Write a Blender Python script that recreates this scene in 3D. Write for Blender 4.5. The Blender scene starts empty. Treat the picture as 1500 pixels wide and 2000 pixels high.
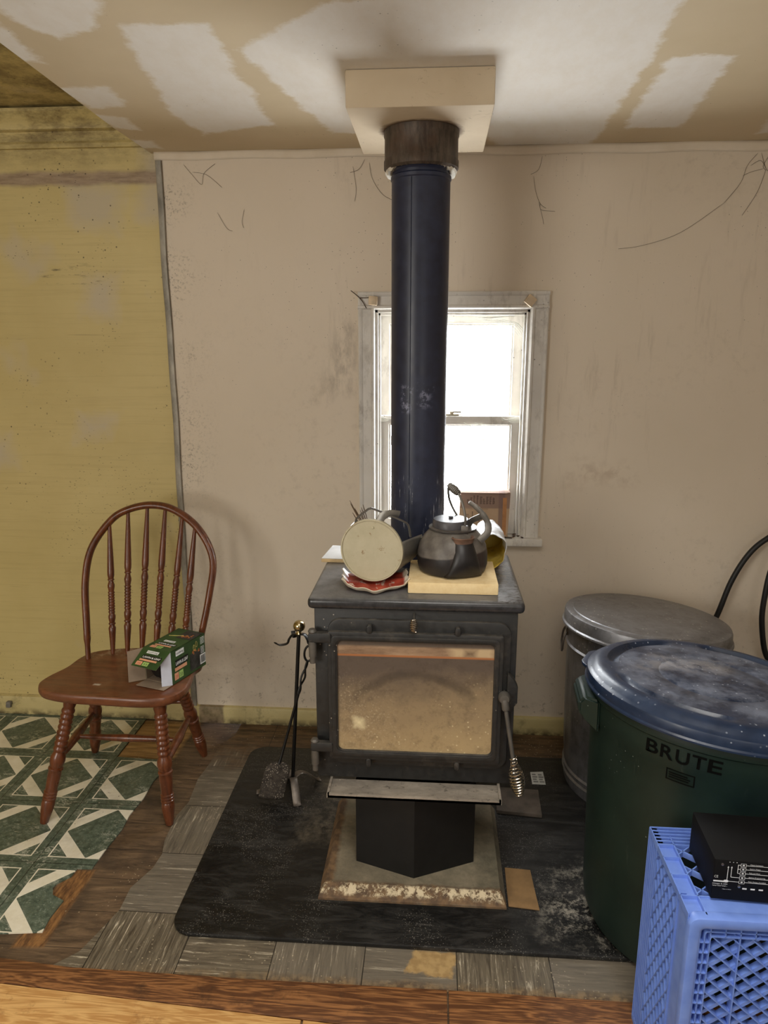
import bpy, bmesh, math, random
from mathutils import Vector, Matrix, Euler
random.seed(7)
sc = bpy.context.scene
COL = sc.collection
R = math.radians

# ------------------------------------------------------------------ camera
cam = bpy.data.objects.new('camera', bpy.data.cameras.new('camera'))
COL.objects.link(cam)
cam.location = (0, 0, 1.48)
cam.rotation_euler = (R(90 - 13.0), 0, R(4.12))
cam.data.sensor_fit = 'VERTICAL'
cam.data.sensor_height = 36.0
cam.data.lens = 36.0 * 1396.0 / 2000.0
cam.data.clip_start = 0.02
sc.camera = cam

# ------------------------------------------------------------------ world, lights, exposure
w = bpy.data.worlds.new('sky'); sc.world = w
w.use_nodes = True
bg = w.node_tree.nodes['Background']
bg.inputs[0].default_value = (0.93, 0.97, 1.0, 1)
bg.inputs[1].default_value = 24.0
sc.view_settings.view_transform = 'Standard'
sc.view_settings.look = 'None'
sc.view_settings.gamma = 1
sc.view_settings.exposure = 0.2
sc.view_settings.use_curve_mapping = False

def area(name, loc, target, sx, sy, power, color, portal=False):
    l = bpy.data.lights.new(name, 'AREA'); l.shape = 'RECTANGLE'
    l.size = sx; l.size_y = sy; l.energy = power; l.color = color
    o = bpy.data.objects.new(name, l); COL.objects.link(o)
    o.location = loc
    o.rotation_euler = (Vector(target) - Vector(loc)).to_track_quat('-Z', 'Y').to_euler()
    if name == 'added_floor_fill': l.spread = R(130)
    if portal: l.cycles.is_portal = True
    return o
area('window_portal', (0.05, 2.74, 1.2), (0.05, 0, 1.2), 0.6, 0.9, 1, (1, 1, 1), True)
area('side_window_daylight', (-2.1, -1.15, 1.40), (-0.6, 2.4, 0.95), 1.1, 1.2, 37, (1.0, 0.96, 0.89))
area('added_floor_fill', (0.10, 0.45, 2.10), (0.10, 0.50, 0.0), 1.0, 0.8, 17, (1.0, 0.96, 0.90))  # unseen fill added overhead to brighten the floor
area('added_rear_fill', (0.8, -1.3, 1.35), (0.3, 2.4, 0.6), 1.2, 1.1, 7, (1.0, 0.97, 0.93))  # unseen fill added behind the camera to lift the right side

# ------------------------------------------------------------------ helpers
def rootof(o):
    while o.parent: o = o.parent
    return o
def obj(name, bm, m, parent=None, smooth=True, ang=38):
    me = bpy.data.meshes.new(name)
    if parent is not None:
        bmesh.ops.translate(bm, verts=bm.verts, vec=-Vector(rootof(parent).location))
    bmesh.ops.recalc_face_normals(bm, faces=bm.faces)
    bm.to_mesh(me); bm.free()
    if smooth:
        me.shade_smooth(); me.set_sharp_from_angle(angle=R(ang))
    for mm in (m if isinstance(m, (list, tuple)) else [m]): me.materials.append(mm)
    o = bpy.data.objects.new(name, me); COL.objects.link(o)
    if parent is not None: o.parent = parent
    return o
def thing(name, label, cat, loc, group=None):
    o = bpy.data.objects.new(name, None); COL.objects.link(o)
    o.empty_display_size = 0.05; o.location = loc
    o['label'] = label; o['category'] = cat
    if group: o['group'] = group
    return o
def tag(o, label, cat, group=None):
    o['label'] = label; o['category'] = cat
    if group: o['group'] = group
    return o
def struct(o): o['kind'] = 'structure'; return o
def part_label(o, t): o['label'] = t; return o

def B(): return bmesh.new()
def _mark(bm): return set(bm.verts), set(bm.edges)
def box(bm, lo, hi, bev=0.0, M=None, seg=2, taper=None):
    x0, y0, z0 = lo; x1, y1, z1 = hi
    vs = [bm.verts.new(p) for p in ((x0,y0,z0),(x1,y0,z0),(x1,y1,z0),(x0,y1,z0),(x0,y0,z1),(x1,y0,z1),(x1,y1,z1),(x0,y1,z1))]
    fs = [bm.faces.new([vs[i] for i in f]) for f in ((3,2,1,0),(4,5,6,7),(0,1,5,4),(1,2,6,5),(2,3,7,6),(3,0,4,7))]
    if M is not None: bmesh.ops.transform(bm, matrix=M, verts=vs)
    if bev > 0:
        es = list({e for f in fs for e in f.edges})
        bmesh.ops.bevel(bm, geom=es, offset=bev, segments=seg, profile=0.5, affect='EDGES', clamp_overlap=True)
def prism(bm, pts, a, b, axis='z', bev=0.0, M=None):
    def P(p, h):
        if axis == 'z': return (p[0], p[1], h)
        if axis == 'y': return (p[0], h, p[1])
        return (h, p[0], p[1])
    lo = [bm.verts.new(P(p, a)) for p in pts]; hi = [bm.verts.new(P(p, b)) for p in pts]
    n = len(pts)
    fs = [bm.faces.new(lo[::-1]), bm.faces.new(hi)]
    for i in range(n): fs.append(bm.faces.new((lo[i], lo[(i+1) % n], hi[(i+1) % n], hi[i])))
    if M is not None: bmesh.ops.transform(bm, matrix=M, verts=lo + hi)
    if bev > 0:
        es = list(set(fs[0].edges) | set(fs[1].edges))
        bmesh.ops.recalc_face_normals(bm, faces=fs)
        bmesh.ops.bevel(bm, geom=es, offset=bev, segments=2, profile=0.5, affect='EDGES', clamp_overlap=True)
def rrect(x0, y0, x1, y1, r, n=6):
    out = []
    for cx, cy, a0 in ((x1-r, y1-r, 0), (x0+r, y1-r, 90), (x0+r, y0+r, 180), (x1-r, y0+r, 270)):
        for i in range(n + 1):
            a = R(a0 + 90 * i / n); out.append((cx + r*math.cos(a), cy + r*math.sin(a)))
    return out
def ring(bm, outer, inner, a, b, axis='z', bev=0.0):
    """frame: outer and inner outline with the same number of points"""
    def P(p, h):
        if axis == 'z': return (p[0], p[1], h)
        if axis == 'y': return (p[0], h, p[1])
        return (h, p[0], p[1])
    n = len(outer)
    V = [[bm.verts.new(P(p, h)) for p in loop] for loop in (outer, inner) for h in (a, b)]
    ol, oh, il, ih = V
    fs = []
    es = []
    for i in range(n):
        j = (i+1) % n
        fs += [bm.faces.new((ol[i], ol[j], oh[j], oh[i])), bm.faces.new((il[j], il[i], ih[i], ih[j])),
               bm.faces.new((oh[i], oh[j], ih[j], ih[i])), bm.faces.new((ol[j], ol[i], il[i], il[j]))]
    if bev > 0:
        bm.edges.index_update()
        for L in V:
            for i in range(n):
                e = bm.edges.get((L[i], L[(i+1) % n]))
                if e: es.append(e)
        bmesh.ops.recalc_face_normals(bm, faces=fs)
        bmesh.ops.bevel(bm, geom=es, offset=bev, segments=2, profile=0.5, affect='EDGES', clamp_overlap=True)
def lathe(bm, prof, n=48, M=None, cap=True, fn=None):
    """prof: (radius, z) list; M places it; fn(x,y,z)->xyz shapes it"""
    rings = []
    for r, z in prof:
        if r < 1e-6:
            rings.append([bm.verts.new((0, 0, z))])
        else:
            rings.append([bm.verts.new((r*math.cos(2*math.pi*i/n), r*math.sin(2*math.pi*i/n), z)) for i in range(n)])
    for a, b in zip(rings, rings[1:]):
        for i in range(n):
            j = (i+1) % n
            if len(a) == 1 and len(b) == 1: continue
            if len(a) == 1: bm.faces.new((a[0], b[j], b[i]))
            elif len(b) == 1: bm.faces.new((a[i], a[j], b[0]))
            else: bm.faces.new((a[i], a[j], b[j], b[i]))
    if cap:
        for r in (rings[0], rings[-1]):
            if len(r) > 1: bm.faces.new(r)
    vs = [v for r in rings for v in r]
    if fn:
        for v in vs: v.co = fn(*v.co)
    if M is not None: bmesh.ops.transform(bm, matrix=M, verts=vs)
def spline(pts, k=8, closed=False):
    P = [Vector(p) for p in pts]; n = len(P); out = []
    m = n if closed else n - 1
    for i in range(m):
        if closed: a, b, c, d = P[(i-1) % n], P[i], P[(i+1) % n], P[(i+2) % n]
        else: a, b, c, d = P[max(i-1, 0)], P[i], P[i+1], P[min(i+2, n-1)]
        for j in range(k):
            t = j / k
            out.append(0.5*((2*b) + (c-a)*t + (2*a-5*b+4*c-d)*t*t + (3*b-a-3*c+d)*t**3))
    if not closed: out.append(P[-1])
    return out
def tube(bm, pts, r, n=10, closed=False, flat=None, up=None, cap=True):
    P = [Vector(p) for p in pts]; m = len(P)
    rad = r if isinstance(r, (list, tuple)) else [r]*m
    rings = []; prev = None
    for i in range(m):
        if closed: t = P[(i+1) % m] - P[(i-1) % m]
        else: t = P[min(i+1, m-1)] - P[max(i-1, 0)]
        t.normalize()
        if up is not None: a = Vector(up)
        elif prev is None: a = Vector((0, 0, 1)) if abs(t.z) < .9 else Vector((1, 0, 0))
        else: a = prev
        a = (a - t*a.dot(t)).normalized(); b = t.cross(a); prev = a
        fa, fb = flat if flat else (1, 1)
        rings.append([bm.verts.new(P[i] + a*(rad[i]*fa*math.cos(2*math.pi*k/n)) + b*(rad[i]*fb*math.sin(2*math.pi*k/n))) for k in range(n)])
    for i in range(m if closed else m-1):
        A, C = rings[i], rings[(i+1) % m]
        for k in range(n):
            l = (k+1) % n
            bm.faces.new((A[k], A[l], C[l], C[k]))
    if cap and not closed:
        bm.faces.new(rings[0][::-1]); bm.faces.new(rings[-1])
def axisM(p0, p1):
    """matrix that maps local z axis (unit) from p0 towards p1"""
    p0 = Vector(p0); d = Vector(p1) - p0
    return Matrix.Translation(p0) @ d.to_track_quat('Z', 'Y').to_matrix().to_4x4()
def turned(bm, p0, p1, prof, n=20):
    """prof: (radius, fraction) along p0->p1"""
    L = (Vector(p1) - Vector(p0)).length
    lathe(bm, [(r, t*L) for r, t in prof], n, axisM(p0, p1))
def coil(p0, p1, radf, turns, k=16):
    M = axisM(p0, p1); L = (Vector(p1)-Vector(p0)).length; out = []
    N = int(turns*k)
    for i in range(N+1):
        t = i/N; a = 2*math.pi*turns*t; r = radf(t)
        out.append(M @ Vector((r*math.cos(a), r*math.sin(a), t*L)))
    return out
def grid(bm, nx, ny, fn):
    V = [[bm.verts.new(fn(i/nx, j/ny)) for i in range(nx+1)] for j in range(ny+1)]
    for j in range(ny):
        for i in range(nx): bm.faces.new((V[j][i], V[j][i+1], V[j+1][i+1], V[j+1][i]))
def solidify(o, t, off=-1):
    m = o.modifiers.new('thickness', 'SOLIDIFY'); m.thickness = t; m.offset = off; return o
def text_bm(bm, s, size, M, width=None, bold=0.0):
    """flat lettering laid in the local xy plane of M, origin at its left baseline"""
    cu = bpy.data.curves.new('lettering', 'FONT'); cu.body = s; cu.size = size; cu.offset = bold
    to = bpy.data.objects.new('lettering', cu); COL.objects.link(to)
    bpy.context.view_layer.update()
    me = bpy.data.meshes.new_from_object(to.evaluated_get(bpy.context.evaluated_depsgraph_get()))
    xs = [v.co.x for v in me.vertices]; x0, x1 = min(xs), max(xs)
    sx = 1 if width is None else width/(x1-x0)
    tb = bmesh.new(); tb.from_mesh(me)
    bmesh.ops.transform(tb, matrix=M @ Matrix.Diagonal((sx, 1, 1, 1)) @ Matrix.Translation((-x0, 0, 0)), verts=tb.verts)
    tm = bpy.data.meshes.new('tmp'); tb.to_mesh(tm); tb.free(); bm.from_mesh(tm)
    bpy.data.meshes.remove(tm); bpy.data.meshes.remove(me)
    bpy.data.objects.remove(to); bpy.data.curves.remove(cu)
def quad(bm, M, x0, y0, x1, y1):
    bm.faces.new([bm.verts.new(M @ Vector(p)) for p in ((x0,y0,0),(x1,y0,0),(x1,y1,0),(x0,y1,0))])
def frameM(o, x, y):
    """matrix with origin o, local x and y along the given directions"""
    x = Vector(x).normalized(); y = Vector(y); y = (y - x*y.dot(x)).normalized(); z = x.cross(y)
    M = Matrix((x, y, z)).transposed().to_4x4(); M.translation = Vector(o); return M

# ------------------------------------------------------------------ node shorthand
class NT:
    def __init__(s, name):
        s.m = bpy.data.materials.new(name); s.m.use_nodes = True
        s.t = s.m.node_tree; s.b = s.t.nodes['Principled BSDF']
        s.co = s.t.nodes.new('ShaderNodeTexCoord').outputs['Object']
        s._xyz = None
    def _in(s, n, i, v):
        if v is None: return
        if hasattr(v, 'is_output'): s.t.links.new(v, n.inputs[i])
        else:
            d = n.inputs[i].default_value
            if hasattr(d, '__len__') and len(d) == 4 and len(v) == 3: v = (*v, 1)
            n.inputs[i].default_value = v
    def M(s, op, a, b=None, c=None, clamp=False):
        n = s.t.nodes.new('ShaderNodeMath'); n.operation = op; n.use_clamp = clamp
        for i, v in enumerate((a, b, c)): s._in(n, i, v)
        return n.outputs[0]
    def xyz(s):
        if s._xyz is None:
            n = s.t.nodes.new('ShaderNodeSeparateXYZ'); s.t.links.new(s.co, n.inputs[0]); s._xyz = n.outputs[:]
        return s._xyz
    def vs(s, sc_, rot=(0, 0, 0), loc=(0, 0, 0)):
        n = s.t.nodes.new('ShaderNodeMapping'); s.t.links.new(s.co, n.inputs[0])
        n.inputs['Scale'].default_value = sc_; n.inputs['Rotation'].default_value = rot; n.inputs['Location'].default_value = loc
        return n.outputs[0]
    def noise(s, scale, detail=4, rough=.55, vec=None, dist=0):
        n = s.t.nodes.new('ShaderNodeTexNoise')
        s.t.links.new(vec or s.co, n.inputs['Vector'])
        n.inputs['Scale'].default_value = scale; n.inputs['Detail'].default_value = detail
        n.inputs['Roughness'].default_value = rough; n.inputs['Distortion'].default_value = dist
        return n.outputs[0]
    def vor(s, scale, vec=None, rnd=1):
        n = s.t.nodes.new('ShaderNodeTexVoronoi'); s.t.links.new(vec or s.co, n.inputs['Vector'])
        n.inputs['Scale'].default_value = scale; n.inputs['Randomness'].default_value = rnd
        return n.outputs['Distance']
    def mr(s, v, lo, hi, a=0.0, b=1.0):
        n = s.t.nodes.new('ShaderNodeMapRange'); n.clamp = True
        for i, q in enumerate((v, lo, hi, a, b)): s._in(n, i, q)
        return n.outputs[0]
    def mix(s, f, a, b):
        n = s.t.nodes.new('ShaderNodeMix'); n.data_type = 'RGBA'
        s._in(n, 0, f); s._in(n, 6, a); s._in(n, 7, b); return n.outputs[2]
    def mul(s, a, b): return s.M('MULTIPLY', a, b)
    def inv(s, a): return s.M('SUBTRACT', 1.0, a)
    def poly(s, pts, ax=(0, 1), soft=.02, wob=.03, wscale=14):
        """1 inside a convex outline (counter clockwise or not), ragged edge"""
        X = s.xyz(); x, y = X[ax[0]], X[ax[1]]
        A = sum(pts[i][0]*pts[(i+1) % len(pts)][1] - pts[(i+1) % len(pts)][0]*pts[i][1] for i in range(len(pts)))
        if A < 0: pts = pts[::-1]
        d = None
        for i in range(len(pts)):
            (ax_, ay_), (bx, by) = pts[i], pts[(i+1) % len(pts)]
            L = math.hypot(bx-ax_, by-ay_); nx, ny = -(by-ay_)/L, (bx-ax_)/L
            e = s.M('MULTIPLY_ADD', x, nx, s.M('MULTIPLY_ADD', y, ny, -(nx*ax_+ny*ay_)))
            d = e if d is None else s.M('MINIMUM', d, e)
        if wob: d = s.M('ADD', d, s.M('MULTIPLY_ADD', s.noise(wscale, 5, .7), wob*2, -wob))
        return s.mr(d, -soft, soft)
    def specks(s, scale, size, gate_scale=3, lo=.5, hi=.6, vec=None):
        v = s.mr(s.vor(scale, vec), size, size*.5)
        return s.mul(v, s.mr(s.noise(gate_scale, 3), lo, hi))
    def out(s, color, rough=.6, metal=0.0, bump=None, bs=.3, bd=.002, spec=.5, coat=0.0):
        s._in(s.b, 'Base Color', color); s._in(s.b, 'Roughness', rough); s._in(s.b, 'Metallic', metal)
        s._in(s.b, 'Specular IOR Level', spec); s._in(s.b, 'Coat Weight', coat)
        if bump is not None:
            n = s.t.nodes.new('ShaderNodeBump'); s.t.links.new(bump, n.inputs['Height'])
            n.inputs['Strength'].default_value = bs; n.inputs['Distance'].default_value = bd
            s.t.links.new(n.outputs[0], s.b.inputs['Normal'])
        return s.m
def plain(name, c, rough=.6, metal=0.0, var=.12, scale=30, spec=.5, coat=0.0, bs=.15):
    n = NT(name); f = n.noise(scale, 5)
    c2 = tuple(max(0, v*(1-var*2)) for v in c); c1 = tuple(min(1, v*(1+var)) for v in c)
    return n.out(n.mix(n.mr(f, .3, .7), c2, c1), rough, metal, f, bs, .001, spec, coat)
def S(r, g, b):
    f = lambda v: (v/255/12.92) if v <= 10 else ((v/255+.055)/1.055)**2.4
    return (f(r), f(g), f(b))

# ================================================================== materials of the setting
def m_drywall():
    n = NT('white drywall'); x, y, z = n.xyz()
    c = n.mix(n.mr(n.noise(1.3, 4), .3, .7), S(214, 201, 181), S(222, 209, 191))
    grime = n.mul(n.mr(n.noise(26, 6, .75), .52, .75), n.mr(n.noise(2.2, 3), .45, .7))
    c = n.mix(n.mul(grime, .3), c, S(120, 104, 86))
    streak = n.mul(n.mr(n.noise(9, 5, .7, n.vs((3, 3, .35))), .58, .75), n.mr(n.noise(1.7, 2), .45, .65))
    c = n.mix(n.mul(streak, .22), c, S(128, 112, 92))
    # sooty rub mark beside the window
    rub = n.mul(n.poly([(-.40, 1.32), (-.31, 1.34), (-.30, 1.55), (-.33, 1.56)], (0, 2), .05, .05, 9), n.mr(n.noise(14, 5, .7, n.vs((2, 1, .8))), .42, .66))
    c = n.mix(n.mul(rub, .7), c, S(104, 92, 80))
    # brownish spill on the right
    sp = n.mul(n.poly([(.47, 1.0), (.72, 1.0), (.70, 1.07), (.48, 1.08)], (0, 2), .03, .04, 12), n.mr(n.noise(30, 4), .45, .65))
    c = n.mix(n.mul(sp, .3), c, S(150, 122, 96))
    d1 = n.mul(n.specks(60, .1, 2.5, .52, .6), .8)
    c = n.mix(d1, c, S(60, 48, 38))
    low = n.mr(z, .55, .1); d2 = n.mul(n.mul(n.mr(n.noise(40, 6, .75), .58, .68), low), .6)
    c = n.mix(d2, c, S(104, 88, 66))
    left = n.mul(n.mr(x, -.78, -.94), n.mul(n.mr(n.noise(120, 4, .7), .54, .62), n.mr(n.noise(5, 3), .4, .6)))
    c = n.mix(n.mul(left, .55), c, S(90, 80, 68))
    return n.out(c, .75, 0, n.noise(220, 3), .12, .0008, .3)
def m_yellow():
    n = NT('old yellow painted board'); x, y, z = n.xyz()
    c = n.mix(n.mr(n.noise(2.5, 5), .3, .7), S(192, 173, 113), S(206, 188, 130))
    lines = n.mr(n.noise(6, 5, .65, n.vs((.5, 1, 14))), .5, .72)
    c = n.mix(n.mul(lines, .22), c, S(160, 138, 88))
    # pale filler patches
    pm = n.mul(n.mr(n.noise(3.0, 3, .5, n.vs((1, 1, .9), (0, 0, 0), (.4, 0, .2))), .60, .68), .55)
    for P in ([(-1.33, 1.15), (-1.22, 1.16), (-1.2, 1.22), (-1.32, 1.22)], [(-1.27, 1.60), (-1.17, 1.58), (-1.15, 1.72), (-1.25, 1.72)], [(-1.78, 1.02), (-1.6, 1.04), (-1.62, 1.14), (-1.8, 1.13)],
              [(-1.28, 1.90), (-1.13, 1.88), (-1.1, 2.03), (-1.3, 2.03)], [(-1.04, 1.92), (-.95, 1.9), (-.95, 2.2), (-1.0, 2.2)]):
        pm = n.M('MAXIMUM', pm, n.mul(n.poly(P, (0, 2), .035, .05, 10), .75))
    c = n.mix(pm, c, S(190, 178, 156))
    band = n.mul(n.mr(n.M('ABSOLUTE', n.M('ADD', n.M('MULTIPLY_ADD', n.noise(8, 4), .03, -.015), n.M('SUBTRACT', z, 2.05))), .028, .014), .8)
    c = n.mix(band, c, n.mix(n.mr(n.noise(40, 5, .7, n.vs((.3, 1, 2))), .35, .65), S(164, 142, 122), S(120, 96, 84)))
    sk = n.M('MAXIMUM', n.specks(38, .13, 2.0, .5, .6), n.mul(n.specks(80, .16, 4, .54, .6, n.vs((.6, 1, 1.6))), 1))
    c = n.mix(n.mul(sk, .85), c, S(52, 42, 26))
    sm = n.mul(n.mr(n.noise(24, 6, .8, n.vs((.5, 1, 3))), .56, .7), n.poly([(-1.42, 1.69), (-1.2, 1.69), (-1.2, 1.76), (-1.42, 1.76)], (0, 2), .02, .02))
    c = n.mix(sm, c, S(66, 54, 40))
    upg = n.mul(n.mul(n.mr(z, 2.04, 2.2), n.mr(n.noise(6, 6, .75, n.vs((1, 1, 2.5))), .42, .62)), .75)
    c = n.mix(upg, c, S(92, 72, 40))
    scr = n.mul(n.mr(n.noise(5, 3, .6, n.vs((.7, 1, 45))), .68, .72), n.mr(n.noise(3, 3), .45, .55))
    c = n.mix(n.mul(scr, .6), c, S(80, 66, 36))
    return n.out(c, .55, 0, n.M('ADD', n.noise(7, 4, .6, n.vs((.6, 1, 10))), n.mul(n.noise(90, 4), .4)), .14, .002, .4)
def m_trimyellow():
    n = NT('yellow painted trim'); x, y, z = n.xyz()
    c = n.mix(n.mr(n.noise(5, 5), .3, .7), S(186, 170, 116), S(202, 188, 136))
    d = n.mul(n.mr(n.noise(30, 6, .75), .5, .68), n.mr(n.noise(4, 3), .42, .62))
    c = n.mix(n.mul(d, .75), c, S(72, 58, 36))
    c = n.mix(n.mul(n.mr(z, .035, .0), n.mr(n.noise(24, 5), .35, .55)), c, S(58, 46, 30))
    end = n.poly([(-.93, 0), (-.83, 0), (-.832, .08), (-.93, .08)], (0, 2), .004, .004)
    c = n.mix(n.mul(end, .75), c, n.mix(n.mr(n.noise(30, 5), .4, .6), S(132, 112, 92), S(74, 58, 44)))
    return n.out(c, .55, 0, n.noise(40, 5), .3, .002, .4)
def m_ceiling():
    n = NT('unfinished drywall ceiling')
    c = n.mix(n.mr(n.noise(2.2, 4), .3, .7), S(196, 179, 147), S(208, 192, 162))
    mud = None
    P = [[(-.66, 1.62), (-.48, 1.62), (-.50, 2.30), (-.73, 2.38), (-.765, 2.18)], [(-.86, 1.2), (-.60, 1.2), (-.66, 1.52), (-.73, 1.63), (-.82, 1.67), (-.87, 1.58)], [(-.97, 1.3), (-.90, 1.56), (-.925, 1.80), (-.975, 1.78)],
         [(-.98, 1.96), (-.85, 1.96), (-.86, 2.10), (-.97, 2.12)], [(-.99, 2.17), (-.91, 2.21), (-.915, 2.33), (-.99, 2.30)], [(-.99, 2.42), (-.92, 2.44), (-.925, 2.54), (-.99, 2.52)],
         [(-.46, 1.76), (-.23, 1.55), (.10, 1.50), (.10, 2.0), (-.22, 2.42), (-.34, 2.40), (-.40, 2.06)], [(.05, 1.2), (.45, 1.2), (.47, 1.75), (.50, 2.2), (.49, 2.60), (.20, 2.60), (.05, 2.2)],
         [(.52, 1.86), (.67, 1.87), (.72, 2.42), (.555, 2.42)], [(.93, 2.1), (1.3, 2.0), (1.3, 2.5), (.98, 2.5)], [(-.58, 1.0), (-.2, 1.0), (-.24, 1.30), (-.55, 1.32)]]
    for p in P:
        k = n.poly(p, (0, 1), .009, .04, 13); mud = k if mud is None else n.M('MAXIMUM', mud, k)
    thin = n.mr(n.noise(16, 5, .7, n.vs((1.5, .7, 1))), .2, .6, .72, 1)
    c = n.mix(n.mul(mud, thin), c, S(226, 221, 212))
    c = n.mix(n.mul(n.specks(45, .1, 3, .55, .62), .7), c, S(70, 58, 46))
    return n.out(c, .8, 0, n.M('ADD', mud, n.mul(n.noise(120, 3), .15)), .15, .0015, .25)
def m_boxmud():
    n = NT('plastered chase')
    c = n.mix(n.mr(n.noise(4, 4), .3, .7), S(196, 178, 150), S(212, 196, 170))
    w_ = n.mul(n.mr(n.noise(14, 5, .8, n.vs((1, 1, 2)), 2.5), .60, .64), n.mr(n.noise(6, 3), .45, .6))
    c = n.mix(n.mul(w_, .4), c, S(110, 92, 74))
    x, y, z = n.xyz()
    r = n.M('SQRT', n.M('ADD', n.M('POWER', n.M('ADD', x, .05), 2.0), n.M('POWER', n.M('SUBTRACT', y, 2.09), 2.0)))
    c = n.mix(n.mul(n.mr(n.M('ADD', r, n.M('MULTIPLY_ADD', n.noise(40, 4), .02, -.01)), .118, .102), .85), c, S(88, 62, 44))
    return n.out(c, .75, 0, n.noise(90, 4), .2, .001, .3)
def m_boards():
    n = NT('worn brown floorboards'); x, y, z = n.xyz()
    g = n.noise(3.5, 8, .7, n.vs((2.2, 14, 1)), 1.0)
    c = n.mix(n.mr(g, .3, .7), S(56, 43, 31), S(126, 102, 76))
    c = n.mix(n.mr(n.noise(7, 5), .5, .75), c, S(56, 46, 36))
    gap = n.mr(n.M('ABSOLUTE', n.M('SUBTRACT', n.M('FRACT', n.M('DIVIDE', y, .121)), .5)), .488, .497)
    c = n.mix(n.mul(gap, .8), c, S(18, 14, 10))
    tan = n.poly([(-1.16, 2.29), (-.95, 2.29), (-.93, 2.56), (-1.16, 2.56)], (0, 1), .01, .015, 9)
    tc = n.mix(n.mr(n.noise(5, 6, .6, n.vs((1, 9, 1))), .4, .65), S(176, 140, 88), S(112, 82, 46))
    c = n.mix(tan, c, tc)
    tan2 = n.poly([(-1.05, 1.44), (-.97, 1.45), (-.965, 1.72), (-1.04, 1.72)], (0, 1), .006, .01, 9)
    c = n.mix(tan2, c, n.mix(n.mr(n.noise(9, 6, .7, n.vs((9, 2, 1))), .4, .6), S(148, 106, 62), S(92, 62, 36)))
    c = n.mix(n.mul(n.specks(70, .16, 5, .5, .58), .8), c, S(176, 158, 130))
    return n.out(c, .6, 0, g, .5, .004, .4)
def m_green():
    n = NT('green and white vinyl tile'); x, y, z = n.xyz(); s = .2805
    u = n.M('FRACT', n.M('ADD', n.M('DIVIDE', n.M('ADD', x, 1.155), s), 20)); v = n.M('FRACT', n.M('ADD', n.M('DIVIDE', n.M('SUBTRACT', y, 1.738), s), 20))
    au = n.M('ABSOLUTE', n.M('SUBTRACT', u, .5)); av = n.M('ABSOLUTE', n.M('SUBTRACT', v, .5))
    q = n.M('MAXIMUM', au, av); a = n.M('ADD', au, av)
    inner = n.M('LESS_THAN', q, .398)
    white = n.mul(n.mul(n.M('GREATER_THAN', a, .405), n.M('LESS_THAN', a, .605)), inner)
    line = n.mul(n.M('GREATER_THAN', q, .398), n.M('LESS_THAN', q, .412))
    seam = n.M('GREATER_THAN', q, .4955)
    vein = n.mul(n.mr(n.M('ABSOLUTE', n.M('SUBTRACT', n.noise(9, 7, .72, n.vs((1.1, 2.4, 1), (0, 0, .5)), 1.2), .5)), .022, .0), n.mr(n.noise(11, 4), .48, .62))
    gr = n.mix(n.mr(n.noise(60, 6, .75), .35, .65), S(58, 72, 60), S(102, 114, 98))
    gr = n.mix(n.mul(n.mr(n.noise(120, 5, .8), .56, .66), .5), gr, S(150, 160, 144))
    gr = n.mix(n.mul(vein, .9), gr, S(206, 206, 186))
    wh = n.mix(n.mr(n.noise(14, 6, .7), .3, .7), S(220, 212, 186), S(238, 232, 214))
    c = n.mix(n.M('MAXIMUM', white, line), gr, wh)
    c = n.mix(n.mul(seam, .85), c, S(20, 22, 18))
    c = n.mix(n.mul(n.specks(60, .18, 5, .52, .6), .7), c, S(60, 50, 36))
    c = n.mix(n.mul(n.mr(n.noise(5, 5, .7), .5, .8), .35), c, S(92, 80, 54))
    return n.out(c, n.mr(n.noise(12, 4), .3, .7, .32, .5), 0, n.noise(30, 4), .1, .001, .45)
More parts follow.
